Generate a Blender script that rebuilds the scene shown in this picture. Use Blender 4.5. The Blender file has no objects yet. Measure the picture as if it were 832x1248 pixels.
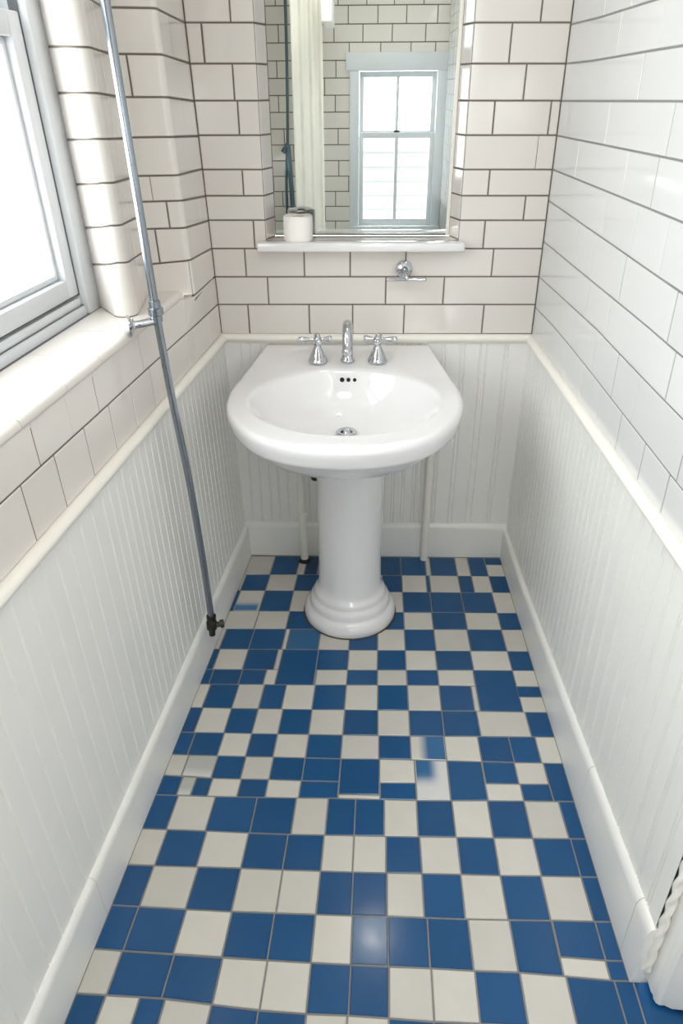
import bpy, bmesh, math, random, json
from mathutils import Vector, Matrix
random.seed(7)
PI = math.pi
scene = bpy.context.scene
COL = scene.collection
DATA = json.loads('''{"floor":[["W",[-0.483,-0.148,-0.388,-0.146,-0.379,-0.027,-0.472,-0.027]],["B",[-0.388,-0.146,-0.292,-0.144,-0.284,-0.026,-0.379,-0.027]],["W",[-0.292,-0.144,-0.264,-0.144,-0.256,-0.026,-0.284,-0.026]],["D",[-0.264,-0.144,-0.215,-0.144,-0.209,-0.026,-0.256,-0.026]],["B",[-0.034,-0.142,0.015,-0.142,0.018,-0.025,-0.03,-0.026]],["B",[0.015,-0.142,0.092,-0.142,0.095,-0.025,0.018,-0.025]],["B",[0.092,-0.142,0.184,-0.142,0.186,-0.025,0.095,-0.025]],["W",[0.184,-0.142,0.202,-0.142,0.203,-0.025,0.186,-0.025]],["B",[0.202,-0.142,0.297,-0.142,0.298,-0.025,0.203,-0.025]],["W",[0.297,-0.142,0.346,-0.142,0.346,-0.024,0.298,-0.025]],["B",[0.346,-0.142,0.409,-0.142,0.409,-0.024,0.346,-0.024]],["B",[0.41,-0.069,0.47,-0.069,0.47,-0.024,0.41,-0.024]],["W",[0.409,-0.142,0.471,-0.142,0.47,-0.069,0.409,-0.069]],["W",[-0.492,-0.244,-0.482,-0.244,-0.473,-0.148,-0.483,-0.148]],["B",[-0.482,-0.244,-0.393,-0.243,-0.386,-0.146,-0.473,-0.148]],["W",[-0.393,-0.243,-0.292,-0.242,-0.286,-0.144,-0.386,-0.146]],["B",[-0.292,-0.242,-0.209,-0.242,-0.204,-0.143,-0.286,-0.144]],["W",[-0.034,-0.243,0.02,-0.243,0.023,-0.142,-0.031,-0.142]],["B",[0.02,-0.243,0.092,-0.243,0.094,-0.142,0.023,-0.142]],["W",[0.092,-0.243,0.179,-0.243,0.181,-0.142,0.094,-0.142]],["B",[0.179,-0.243,0.192,-0.242,0.193,-0.142,0.181,-0.142]],["W",[0.192,-0.242,0.297,-0.242,0.298,-0.142,0.193,-0.142]],["B",[0.297,-0.242,0.346,-0.241,0.346,-0.142,0.298,-0.142]],["W",[0.346,-0.241,0.411,-0.24,0.41,-0.142,0.346,-0.142]],["B",[0.411,-0.24,0.471,-0.24,0.471,-0.142,0.41,-0.142]],["B",[-0.502,-0.36,-0.49,-0.36,-0.48,-0.244,-0.492,-0.244]],["T",[-0.49,-0.36,-0.402,-0.359,-0.393,-0.243,-0.48,-0.244]],["B",[-0.402,-0.359,-0.299,-0.358,-0.292,-0.242,-0.393,-0.243]],["W",[-0.299,-0.358,-0.204,-0.358,-0.198,-0.242,-0.292,-0.242]],["B",[-0.035,-0.357,0.017,-0.357,0.02,-0.243,-0.031,-0.243]],["W",[0.017,-0.357,0.09,-0.357,0.092,-0.243,0.02,-0.243]],["B",[0.09,-0.357,0.187,-0.356,0.188,-0.243,0.092,-0.243]],["B",[0.187,-0.356,0.296,-0.355,0.296,-0.242,0.188,-0.243]],["B",[0.296,-0.355,0.406,-0.355,0.405,-0.24,0.296,-0.242]],["W",[0.406,-0.355,0.472,-0.354,0.471,-0.24,0.405,-0.24]],["W",[-0.511,-0.455,-0.407,-0.453,-0.399,-0.359,-0.502,-0.36]],["W",[-0.407,-0.453,-0.301,-0.451,-0.295,-0.358,-0.399,-0.359]],["B",[-0.301,-0.451,-0.193,-0.45,-0.188,-0.358,-0.295,-0.358]],["W",[-0.035,-0.448,0.0,-0.448,0.003,-0.357,-0.032,-0.357]],["B",[0.0,-0.448,0.088,-0.447,0.09,-0.357,0.003,-0.357]],["W",[0.088,-0.447,0.184,-0.445,0.185,-0.356,0.09,-0.357]],["B",[0.184,-0.445,0.295,-0.443,0.296,-0.355,0.185,-0.356]],["W",[0.295,-0.443,0.406,-0.442,0.406,-0.355,0.296,-0.355]],["B",[0.406,-0.442,0.473,-0.441,0.472,-0.354,0.406,-0.355]],["W",[-0.52,-0.553,-0.504,-0.553,-0.495,-0.454,-0.511,-0.455]],["B",[-0.504,-0.553,-0.411,-0.552,-0.403,-0.453,-0.495,-0.454]],["B",[-0.411,-0.552,-0.306,-0.551,-0.299,-0.451,-0.403,-0.453]],["W",[-0.306,-0.551,-0.292,-0.551,-0.286,-0.451,-0.299,-0.451]],["L",[-0.292,-0.551,-0.19,-0.55,-0.185,-0.45,-0.286,-0.451]],["W",[-0.19,-0.55,-0.093,-0.55,-0.089,-0.449,-0.185,-0.45]],["B",[-0.093,-0.55,-0.002,-0.549,0.001,-0.448,-0.089,-0.449]],["W",[-0.002,-0.549,0.086,-0.548,0.088,-0.447,0.001,-0.448]],["B",[0.086,-0.548,0.183,-0.548,0.184,-0.445,0.088,-0.447]],["W",[0.183,-0.548,0.293,-0.547,0.293,-0.443,0.184,-0.445]],["B",[0.293,-0.547,0.406,-0.546,0.405,-0.442,0.293,-0.443]],["W",[0.406,-0.546,0.473,-0.546,0.473,-0.441,0.405,-0.442]],["B",[-0.528,-0.645,-0.508,-0.645,-0.5,-0.553,-0.52,-0.553]],["W",[-0.508,-0.645,-0.417,-0.644,-0.41,-0.552,-0.5,-0.553]],["B",[-0.417,-0.644,-0.321,-0.643,-0.315,-0.551,-0.41,-0.552]],["W",[-0.321,-0.643,-0.306,-0.643,-0.3,-0.551,-0.315,-0.551]],["B",[-0.192,-0.642,-0.095,-0.64,-0.091,-0.55,-0.187,-0.55]],["W",[-0.095,-0.64,-0.004,-0.639,-0.001,-0.549,-0.091,-0.55]],["B",[-0.004,-0.639,0.084,-0.637,0.086,-0.548,-0.001,-0.549]],["W",[0.084,-0.637,0.179,-0.636,0.18,-0.548,0.086,-0.548]],["B",[0.179,-0.636,0.29,-0.634,0.29,-0.547,0.18,-0.548]],["W",[0.29,-0.634,0.407,-0.633,0.407,-0.546,0.29,-0.547]],["B",[0.407,-0.633,0.474,-0.632,0.473,-0.546,0.407,-0.546]],["B",[-0.311,-0.707,-0.195,-0.706,-0.187,-0.55,-0.3,-0.551]],["B",[-0.534,-0.709,-0.508,-0.709,-0.503,-0.645,-0.528,-0.645]],["B",[-0.508,-0.709,-0.42,-0.708,-0.415,-0.644,-0.503,-0.645]],["B",[-0.42,-0.708,-0.346,-0.707,-0.341,-0.643,-0.415,-0.644]],["W",[-0.346,-0.707,-0.311,-0.707,-0.306,-0.643,-0.341,-0.643]],["W",[-0.191,-0.706,-0.097,-0.704,-0.094,-0.64,-0.188,-0.642]],["B",[-0.097,-0.704,-0.005,-0.703,-0.003,-0.639,-0.094,-0.64]],["W",[-0.005,-0.703,0.084,-0.702,0.085,-0.637,-0.003,-0.639]],["B",[0.084,-0.702,0.178,-0.701,0.179,-0.636,0.085,-0.637]],["W",[0.178,-0.701,0.286,-0.701,0.287,-0.634,0.179,-0.636]],["W",[0.407,-0.7,0.474,-0.7,0.474,-0.632,0.407,-0.633]],["B",[0.286,-0.801,0.408,-0.802,0.407,-0.633,0.287,-0.634]],["W",[-0.542,-0.803,-0.51,-0.803,-0.501,-0.709,-0.534,-0.709]],["B",[-0.51,-0.803,-0.424,-0.804,-0.416,-0.708,-0.501,-0.709]],["W",[-0.424,-0.804,-0.347,-0.804,-0.34,-0.707,-0.416,-0.708]],["B",[-0.347,-0.804,-0.281,-0.804,-0.275,-0.707,-0.34,-0.707]],["W",[-0.281,-0.804,-0.194,-0.804,-0.189,-0.706,-0.275,-0.707]],["B",[-0.194,-0.804,-0.101,-0.803,-0.097,-0.704,-0.189,-0.706]],["W",[-0.101,-0.803,-0.006,-0.803,-0.003,-0.703,-0.097,-0.704]],["B",[-0.006,-0.803,0.082,-0.802,0.084,-0.702,-0.003,-0.703]],["W",[0.082,-0.802,0.176,-0.802,0.178,-0.701,0.084,-0.702]],["B",[0.176,-0.802,0.271,-0.801,0.272,-0.701,0.178,-0.701]],["W",[0.271,-0.801,0.286,-0.801,0.286,-0.701,0.272,-0.701]],["B",[0.405,-0.743,0.474,-0.743,0.474,-0.7,0.405,-0.7]],["W",[0.407,-0.802,0.475,-0.802,0.474,-0.743,0.407,-0.743]],["B",[-0.551,-0.895,-0.514,-0.895,-0.506,-0.803,-0.542,-0.803]],["W",[-0.514,-0.895,-0.431,-0.895,-0.424,-0.804,-0.506,-0.803]],["B",[-0.431,-0.895,-0.354,-0.896,-0.347,-0.804,-0.424,-0.804]],["W",[-0.354,-0.896,-0.282,-0.896,-0.276,-0.804,-0.347,-0.804]],["B",[-0.282,-0.896,-0.197,-0.896,-0.193,-0.804,-0.276,-0.804]],["W",[-0.197,-0.896,-0.103,-0.896,-0.099,-0.803,-0.193,-0.804]],["B",[-0.103,-0.896,-0.007,-0.896,-0.005,-0.803,-0.099,-0.803]],["W",[-0.007,-0.896,0.081,-0.896,0.083,-0.802,-0.005,-0.803]],["B",[0.081,-0.896,0.175,-0.895,0.176,-0.802,0.083,-0.802]],["B",[0.175,-0.895,0.275,-0.893,0.275,-0.801,0.176,-0.802]],["W",[0.275,-0.893,0.413,-0.892,0.412,-0.802,0.275,-0.801]],["B",[0.413,-0.892,0.475,-0.892,0.475,-0.802,0.412,-0.802]],["B",[-0.558,-0.972,-0.516,-0.973,-0.509,-0.895,-0.551,-0.895]],["B",[-0.516,-0.973,-0.436,-0.974,-0.429,-0.895,-0.509,-0.895]],["W",[-0.436,-0.974,-0.36,-0.975,-0.354,-0.896,-0.429,-0.895]],["B",[-0.36,-0.975,-0.287,-0.975,-0.282,-0.896,-0.354,-0.896]],["W",[-0.287,-0.975,-0.2,-0.976,-0.196,-0.896,-0.282,-0.896]],["B",[-0.2,-0.976,-0.107,-0.977,-0.104,-0.896,-0.196,-0.896]],["W",[-0.107,-0.977,-0.006,-0.976,-0.004,-0.896,-0.104,-0.896]],["B",[-0.006,-0.976,0.079,-0.976,0.081,-0.896,-0.004,-0.896]],["S",[0.079,-0.976,0.173,-0.978,0.174,-0.895,0.081,-0.896]],["W",[0.173,-0.978,0.265,-0.979,0.265,-0.894,0.174,-0.895]],["B",[0.265,-0.979,0.35,-0.98,0.349,-0.893,0.265,-0.894]],["B",[0.35,-0.98,0.421,-0.98,0.421,-0.892,0.349,-0.893]],["W",[0.421,-0.98,0.476,-0.981,0.475,-0.892,0.421,-0.892]],["W",[-0.563,-1.039,-0.517,-1.041,-0.511,-0.973,-0.558,-0.972]],["G",[-0.517,-1.041,-0.439,-1.046,-0.433,-0.974,-0.511,-0.973]],["B",[-0.439,-1.046,-0.363,-1.047,-0.358,-0.975,-0.433,-0.974]],["W",[-0.363,-1.047,-0.289,-1.047,-0.285,-0.975,-0.358,-0.975]],["B",[-0.289,-1.047,-0.205,-1.049,-0.201,-0.976,-0.285,-0.975]],["B",[-0.205,-1.049,-0.109,-1.05,-0.106,-0.977,-0.201,-0.976]],["B",[-0.11,-1.088,-0.007,-1.088,-0.004,-0.976,-0.106,-0.977]],["W",[-0.11,-1.1,-0.005,-1.101,-0.005,-1.088,-0.11,-1.088]],["W",[-0.006,-1.051,0.087,-1.05,0.088,-0.977,-0.004,-0.976]],["V",[0.086,-1.102,0.171,-1.101,0.173,-0.978,0.088,-0.977]],["B",[0.171,-1.101,0.263,-1.099,0.263,-0.979,0.173,-0.978]],["B",[0.265,-1.048,0.349,-1.048,0.349,-0.98,0.265,-0.979]],["W",[0.349,-1.048,0.425,-1.047,0.425,-0.98,0.349,-0.98]],["B",[0.426,-1.098,0.476,-1.097,0.476,-0.981,0.425,-0.98]],["B",[-0.569,-1.099,-0.517,-1.1,-0.512,-1.042,-0.563,-1.039]],["G",[-0.517,-1.1,-0.481,-1.1,-0.476,-1.044,-0.512,-1.042]],["B",[-0.481,-1.1,-0.439,-1.101,-0.434,-1.046,-0.476,-1.044]],["W",[-0.439,-1.101,-0.364,-1.101,-0.36,-1.047,-0.434,-1.046]],["B",[-0.364,-1.101,-0.293,-1.101,-0.29,-1.047,-0.36,-1.047]],["W",[-0.293,-1.101,-0.209,-1.101,-0.206,-1.049,-0.29,-1.047]],["B",[-0.209,-1.101,-0.111,-1.1,-0.109,-1.05,-0.206,-1.049]],["B",[-0.005,-1.101,0.086,-1.102,0.087,-1.05,-0.004,-1.051]],["W",[0.263,-1.099,0.352,-1.098,0.352,-1.048,0.263,-1.048]],["B",[0.352,-1.098,0.426,-1.098,0.425,-1.047,0.352,-1.048]],["B",[-0.578,-1.195,-0.519,-1.196,-0.511,-1.1,-0.569,-1.099]],["W",[-0.519,-1.196,-0.425,-1.198,-0.417,-1.101,-0.511,-1.1]],["B",[-0.425,-1.198,-0.318,-1.201,-0.312,-1.101,-0.417,-1.101]],["B",[-0.318,-1.201,-0.22,-1.203,-0.214,-1.101,-0.312,-1.101]],["W",[-0.22,-1.203,-0.138,-1.203,-0.134,-1.1,-0.214,-1.101]],["B",[-0.138,-1.203,-0.069,-1.203,-0.066,-1.101,-0.134,-1.1]],["B",[-0.069,-1.203,0.002,-1.203,0.005,-1.101,-0.066,-1.101]],["W",[0.002,-1.203,0.083,-1.203,0.085,-1.102,0.005,-1.101]],["B",[0.083,-1.203,0.172,-1.202,0.173,-1.101,0.085,-1.102]],["W",[0.172,-1.202,0.26,-1.202,0.261,-1.099,0.173,-1.101]],["B",[0.26,-1.202,0.352,-1.201,0.352,-1.098,0.261,-1.099]],["W",[0.352,-1.201,0.438,-1.2,0.437,-1.098,0.352,-1.098]],["B",[0.438,-1.2,0.477,-1.2,0.476,-1.097,0.437,-1.098]],["W",[-0.586,-1.288,-0.524,-1.289,-0.516,-1.196,-0.578,-1.195]],["B",[-0.524,-1.289,-0.428,-1.29,-0.421,-1.198,-0.516,-1.196]],["W",[-0.428,-1.29,-0.326,-1.291,-0.32,-1.201,-0.421,-1.198]],["B",[-0.326,-1.291,-0.231,-1.293,-0.226,-1.203,-0.32,-1.201]],["B",[-0.231,-1.293,-0.144,-1.294,-0.14,-1.203,-0.226,-1.203]],["W",[-0.144,-1.294,-0.072,-1.295,-0.069,-1.203,-0.14,-1.203]],["W",[-0.072,-1.295,0.004,-1.295,0.007,-1.203,-0.069,-1.203]],["B",[0.004,-1.295,0.085,-1.295,0.086,-1.203,0.007,-1.203]],["W",[0.085,-1.295,0.173,-1.295,0.174,-1.202,0.086,-1.203]],["B",[0.173,-1.295,0.26,-1.296,0.261,-1.202,0.174,-1.202]],["W",[0.26,-1.296,0.353,-1.295,0.353,-1.201,0.261,-1.202]],["B",[0.353,-1.295,0.441,-1.295,0.441,-1.2,0.353,-1.201]],["B",[0.441,-1.295,0.478,-1.295,0.477,-1.2,0.441,-1.2]],["B",[-0.594,-1.382,-0.533,-1.384,-0.525,-1.289,-0.586,-1.288]],["W",[-0.533,-1.384,-0.432,-1.388,-0.423,-1.29,-0.525,-1.289]],["B",[-0.432,-1.388,-0.332,-1.391,-0.325,-1.291,-0.423,-1.29]],["W",[-0.332,-1.391,-0.235,-1.392,-0.23,-1.293,-0.325,-1.291]],["W",[-0.235,-1.392,-0.149,-1.393,-0.144,-1.294,-0.23,-1.293]],["B",[-0.149,-1.393,-0.073,-1.394,-0.07,-1.295,-0.144,-1.294]],["B",[-0.073,-1.394,0.003,-1.394,0.006,-1.295,-0.07,-1.295]],["W",[0.003,-1.394,0.083,-1.395,0.085,-1.295,0.006,-1.295]],["B",[0.083,-1.395,0.17,-1.396,0.172,-1.295,0.085,-1.295]],["W",[0.17,-1.396,0.261,-1.396,0.261,-1.296,0.172,-1.295]],["B",[0.261,-1.396,0.351,-1.395,0.351,-1.295,0.261,-1.296]],["W",[0.351,-1.395,0.442,-1.395,0.441,-1.295,0.351,-1.295]],["B",[0.442,-1.395,0.478,-1.395,0.478,-1.295,0.441,-1.295]],["B",[-0.603,-1.474,-0.542,-1.477,-0.534,-1.384,-0.594,-1.382]],["B",[-0.542,-1.477,-0.437,-1.481,-0.429,-1.388,-0.534,-1.384]],["W",[-0.437,-1.481,-0.336,-1.485,-0.33,-1.391,-0.429,-1.388]],["B",[-0.336,-1.485,-0.243,-1.489,-0.238,-1.392,-0.33,-1.391]],["B",[-0.243,-1.489,-0.154,-1.492,-0.15,-1.393,-0.238,-1.392]],["W",[-0.154,-1.492,-0.073,-1.494,-0.07,-1.394,-0.15,-1.393]],["C",[-0.073,-1.494,0.003,-1.495,0.005,-1.394,-0.07,-1.394]],["B",[0.003,-1.495,0.087,-1.497,0.089,-1.395,0.005,-1.394]],["B",[0.087,-1.497,0.174,-1.5,0.175,-1.396,0.089,-1.395]],["W",[0.174,-1.5,0.263,-1.501,0.263,-1.396,0.175,-1.396]],["B",[0.263,-1.501,0.352,-1.506,0.352,-1.395,0.263,-1.396]],["B",[0.354,-1.469,0.444,-1.474,0.444,-1.395,0.354,-1.395]],["B",[0.444,-1.474,0.479,-1.474,0.478,-1.395,0.444,-1.395]],["W",[0.352,-1.506,0.443,-1.512,0.443,-1.474,0.352,-1.469]],["B",[0.443,-1.512,0.479,-1.512,0.479,-1.474,0.443,-1.474]],["W",[-0.61,-1.559,-0.55,-1.561,-0.543,-1.477,-0.603,-1.474]],["B",[-0.55,-1.561,-0.441,-1.564,-0.434,-1.482,-0.543,-1.477]],["B",[-0.441,-1.564,-0.34,-1.573,-0.334,-1.486,-0.434,-1.482]],["W",[-0.34,-1.573,-0.247,-1.581,-0.242,-1.489,-0.334,-1.486]],["W",[-0.247,-1.581,-0.157,-1.585,-0.153,-1.492,-0.242,-1.489]],["B",[-0.157,-1.585,-0.076,-1.586,-0.073,-1.494,-0.153,-1.492]],["B",[-0.076,-1.586,0.001,-1.589,0.004,-1.496,-0.073,-1.494]],["W",[0.001,-1.589,0.087,-1.593,0.089,-1.497,0.004,-1.496]],["W",[0.087,-1.593,0.174,-1.594,0.176,-1.5,0.089,-1.497]],["B",[0.174,-1.594,0.264,-1.596,0.265,-1.501,0.176,-1.5]],["W",[0.264,-1.596,0.356,-1.597,0.356,-1.506,0.265,-1.501]],["B",[0.356,-1.597,0.45,-1.597,0.449,-1.512,0.356,-1.506]],["B",[0.45,-1.597,0.486,-1.597,0.486,-1.512,0.449,-1.512]],["B",[0.486,-1.597,0.644,-1.597,0.643,-1.512,0.486,-1.512]],["B",[-0.62,-1.671,-0.561,-1.673,-0.551,-1.561,-0.61,-1.559]],["W",[-0.561,-1.673,-0.493,-1.675,-0.483,-1.563,-0.551,-1.561]],["B",[-0.493,-1.675,-0.442,-1.676,-0.433,-1.565,-0.483,-1.563]],["W",[-0.442,-1.676,-0.349,-1.684,-0.341,-1.573,-0.433,-1.565]],["B",[-0.349,-1.684,-0.256,-1.692,-0.249,-1.581,-0.341,-1.573]],["B",[-0.256,-1.692,-0.162,-1.697,-0.157,-1.585,-0.249,-1.581]],["W",[-0.162,-1.697,-0.083,-1.698,-0.078,-1.586,-0.157,-1.585]],["W",[-0.083,-1.698,-0.002,-1.701,0.001,-1.589,-0.078,-1.586]],["B",[-0.002,-1.701,0.084,-1.704,0.086,-1.593,0.001,-1.589]],["B",[0.084,-1.704,0.173,-1.706,0.175,-1.594,0.086,-1.593]],["W",[0.173,-1.706,0.263,-1.708,0.264,-1.596,0.175,-1.594]],["B",[0.263,-1.708,0.353,-1.709,0.353,-1.597,0.264,-1.596]],["W",[0.353,-1.709,0.447,-1.709,0.446,-1.597,0.353,-1.597]],["B",[0.447,-1.709,0.481,-1.709,0.48,-1.597,0.446,-1.597]],["B",[0.481,-1.709,0.625,-1.709,0.625,-1.597,0.48,-1.597]]],"back":[[[-0.542,1.68],[0.489,1.673]],[[-0.538,1.588],[0.488,1.582]],[[-0.535,1.501],[0.486,1.496]],[[-0.532,1.416],[0.485,1.412]],[[-0.529,1.328],[0.483,1.325]],[[-0.527,1.258],[0.482,1.256]],[[-0.524,1.191],[0.481,1.189]],[[-0.521,1.11],[0.479,1.109]],[[-0.518,1.026],[0.478,1.027]],[[-0.515,0.941],[0.476,0.942]],[[-0.512,0.846],[0.475,0.849]]],"backj":[[[-0.413,0],[0.4,0]],[[-0.488,0],[0.328,0]],[[-0.417,0],[0.377,0]],[[-0.41,0],[0.301,0],[0.456,0]],[[0.432,1]],[[-0.41,0],[0.304,0]],[[0.415,0]],[[-0.387,0],[0.304,0]],[[-0.419,0],[-0.238,0],[-0.097,0],[0.073,0],[0.337,0]],[[-0.354,0],[0.014,0],[0.194,0]],[[-0.421,0],[-0.227,0],[-0.089,0],[0.074,0],[0.324,0]]],"right":[[[-0.031,1.669],[-0.085,1.665],[-0.611,1.666]],[[-0.016,1.582],[-0.098,1.579],[-0.792,1.586]],[[-0.015,1.495],[-0.841,1.503]],[[-0.022,1.411],[-0.894,1.414]],[[-0.01,1.325],[-0.948,1.323]],[[-0.004,1.242],[-1.011,1.217]],[[-0.004,1.129],[-0.899,1.126],[-1.066,1.123]],[[0.013,1.026],[-0.595,1.038],[-0.819,1.034],[-1.121,1.031]],[[0.044,0.932],[-0.255,0.941],[-0.535,0.939],[-1.183,0.926]],[[0.046,0.832],[-1.231,0.844]]],"rightj":[[[-0.426,1],[-0.676,1]],[[-0.612,0]],[[-0.443,1],[-0.814,0]],[[-0.239,1],[-0.617,1],[-0.788,0]],[[-0.528,1],[-0.731,1],[-0.897,1]],[[-0.342,1],[-0.495,1],[-0.713,0]],[[-0.504,1],[-0.672,1],[-1.038,0]],[[-0.425,1],[-0.619,1],[-0.774,0],[-0.91,1],[-1.153,0]],[[-0.407,1],[-0.565,1],[-0.707,1],[-0.855,0],[-0.998,0],[-1.125,0]]],"ll":[[-1.303,0.959],[-0.003,0.942]],"lowj":[[[-1.169,0],[-0.917,0],[-1.04,1],[-0.659,0]],[[-1.24,0],[-1.121,0],[-0.995,0],[-0.874,0],[-0.753,0],[-0.627,0],[-0.339,1],[-0.272,1],[-0.126,1]]]}''')

# ------------------------------------------------------------------ room measures (metres)
# x right, y away from the viewer (back wall at y = 0), z up. The side walls are a little out of square and lean.
AL, AR, KL, KR = 0.09, -0.0059, -0.0278, -0.0049
def XL(y, z): return -0.49 + AL*y + KL*z
def XR(y, z): return 0.49 + AR*y + KR*z
YF = -3.2      # wall behind the viewer
ZC = 2.45      # ceiling

# ------------------------------------------------------------------ materials
def S(r, g, b):
    f = lambda c: c/12.92 if c <= 0.04045 else ((c+0.055)/1.055)**2.4
    return (f(r/255), f(g/255), f(b/255), 1)
def mat(name, color, rough=0.4, metal=0.0, spec=0.5, coat=0.0, noise=0.0, nscale=40, bump=0.0, bscale=30, island=0.0, transmission=None):
    m = bpy.data.materials.new(name); m.use_nodes = True
    nt = m.node_tree; b = nt.nodes['Principled BSDF']
    b.inputs['Base Color'].default_value = color
    b.inputs['Roughness'].default_value = rough
    b.inputs['Metallic'].default_value = metal
    b.inputs['Specular IOR Level'].default_value = spec
    b.inputs['Coat Weight'].default_value = coat
    b.inputs['Coat Roughness'].default_value = 0.04
    tc = nt.nodes.new('ShaderNodeTexCoord')
    last = None
    if noise:
        n = nt.nodes.new('ShaderNodeTexNoise'); n.inputs['Scale'].default_value = nscale; n.inputs['Detail'].default_value = 4
        nt.links.new(tc.outputs['Object'], n.inputs['Vector'])
        mr = nt.nodes.new('ShaderNodeMapRange'); mr.inputs['To Min'].default_value = 1-noise; mr.inputs['To Max'].default_value = 1+noise
        nt.links.new(n.outputs['Fac'], mr.inputs['Value']); last = mr.outputs['Result']
    if island:
        g = nt.nodes.new('ShaderNodeNewGeometry')
        mr2 = nt.nodes.new('ShaderNodeMapRange'); mr2.inputs['To Min'].default_value = 1-island; mr2.inputs['To Max'].default_value = 1+island
        nt.links.new(g.outputs['Random Per Island'], mr2.inputs['Value'])
        if last is not None:
            mm = nt.nodes.new('ShaderNodeMath'); mm.operation = 'MULTIPLY'
            nt.links.new(last, mm.inputs[0]); nt.links.new(mr2.outputs['Result'], mm.inputs[1]); last = mm.outputs[0]
        else: last = mr2.outputs['Result']
    if last is not None:
        h = nt.nodes.new('ShaderNodeHueSaturation'); h.inputs['Color'].default_value = color
        nt.links.new(last, h.inputs['Value']); nt.links.new(h.outputs['Color'], b.inputs['Base Color'])
    if bump:
        n = nt.nodes.new('ShaderNodeTexNoise'); n.inputs['Scale'].default_value = bscale; n.inputs['Detail'].default_value = 1
        nt.links.new(tc.outputs['Object'], n.inputs['Vector'])
        bp = nt.nodes.new('ShaderNodeBump'); bp.inputs['Strength'].default_value = bump; bp.inputs['Distance'].default_value = 0.01
        nt.links.new(n.outputs['Fac'], bp.inputs['Height']); nt.links.new(bp.outputs['Normal'], b.inputs['Normal'])
    return m
M = {}
M['tile'] = mat('white glazed tile', S(220,215,209), 0.09, spec=0.5, island=0.02, bump=0.05, bscale=7)
M['tile_dimmed'] = mat('dimmed white glazed tile', S(211,211,211), 0.09, spec=0.5, island=0.02, bump=0.05, bscale=7)  # same wall tile, darkened to tone down the light on the right wall
M['strip'] = mat('grey gap shade and caulk', S(96,98,102), 0.7, noise=0.1)  # colour stands in for shade in the window gaps, and for caulk
M['grout'] = mat('dark grout', S(112,105,97), 0.9, noise=0.15)
M['grout_light'] = mat('grey grout', S(132,131,130), 0.9, noise=0.15)
M['paint'] = mat('white gloss paint', S(236,235,231), 0.32, noise=0.02, nscale=9, bump=0.03, bscale=60)
M['paint_warm'] = mat('cream white paint', S(238,235,227), 0.35, noise=0.02, nscale=9)
M['window_paint_shaded'] = mat('backlit window white', S(208,211,215), 0.35, noise=0.02)  # white paint with its backlit grey-blue shade put into the colour
M['porcelain'] = mat('white porcelain', S(230,229,230), 0.06, spec=0.55, coat=0.4, noise=0.01, nscale=4)
M['chrome'] = mat('chrome', S(200,203,207), 0.09, metal=1.0, noise=0.03, nscale=60)
M['worn_chrome'] = mat('worn grey chrome', S(150,158,166), 0.2, metal=1.0, noise=0.12, nscale=80)
M['dark_metal'] = mat('dark tarnished metal', S(70,68,64), 0.4, metal=0.9, noise=0.25, nscale=120)
M['hole'] = mat('dark opening', S(14,13,12), 0.8, noise=0.1)
M['dirt'] = mat('dark dirt line', S(70,62,52), 0.95, noise=0.4, nscale=90)
M['paper'] = mat('white tissue paper', S(246,243,238), 0.95, noise=0.03, nscale=60, bump=0.15, bscale=120)
M['card'] = mat('brown card core', S(150,125,100), 0.9, noise=0.1)
M['fabric'] = mat('white curtain cloth', S(240,237,230), 0.9, noise=0.03, nscale=30)
M['ceiling'] = mat('white ceiling paint', S(240,240,238), 0.9, noise=0.01)
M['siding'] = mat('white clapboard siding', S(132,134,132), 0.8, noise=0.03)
M['floor_grout'] = mat('floor grout', S(128,126,124), 0.9, noise=0.15, nscale=60)
M['blue_pipe'] = mat('blue grey pipe', S(92,112,122), 0.3, metal=0.8, noise=0.1)
# mirror
M['mirror'] = mat('mirror silver', (0.86,0.92,0.89,1), 0.0, metal=1.0, noise=0.005, nscale=2)
# floor tile: colour from the tile's own colour attribute, glazed
def floor_mat():
    m = bpy.data.materials.new('glazed floor tile'); m.use_nodes = True
    nt = m.node_tree; b = nt.nodes['Principled BSDF']
    a = nt.nodes.new('ShaderNodeAttribute'); a.attribute_name = 'tile_colour'
    tc = nt.nodes.new('ShaderNodeTexCoord')
    n = nt.nodes.new('ShaderNodeTexNoise'); n.inputs['Scale'].default_value = 14; n.inputs['Detail'].default_value = 5
    nt.links.new(tc.outputs['Object'], n.inputs['Vector'])
    mr = nt.nodes.new('ShaderNodeMapRange'); mr.inputs['To Min'].default_value = 0.94; mr.inputs['To Max'].default_value = 1.06
    nt.links.new(n.outputs['Fac'], mr.inputs['Value'])
    g = nt.nodes.new('ShaderNodeNewGeometry')
    mr2 = nt.nodes.new('ShaderNodeMapRange'); mr2.inputs['To Min'].default_value = 0.93; mr2.inputs['To Max'].default_value = 1.07
    nt.links.new(g.outputs['Random Per Island'], mr2.inputs['Value'])
    mm = nt.nodes.new('ShaderNodeMath'); mm.operation = 'MULTIPLY'
    nt.links.new(mr.outputs['Result'], mm.inputs[0]); nt.links.new(mr2.outputs['Result'], mm.inputs[1])
    h = nt.nodes.new('ShaderNodeHueSaturation'); nt.links.new(a.outputs['Color'], h.inputs['Color']); nt.links.new(mm.outputs[0], h.inputs['Value'])
    nt.links.new(h.outputs['Color'], b.inputs['Base Color'])
    b.inputs['Specular IOR Level'].default_value = 0.35
    mr3 = nt.nodes.new('ShaderNodeMapRange'); mr3.inputs['To Min'].default_value = 0.10; mr3.inputs['To Max'].default_value = 0.22
    nt.links.new(n.outputs['Fac'], mr3.inputs['Value']); nt.links.new(mr3.outputs['Result'], b.inputs['Roughness'])
    return m
M['floor_tile'] = floor_mat()
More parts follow.
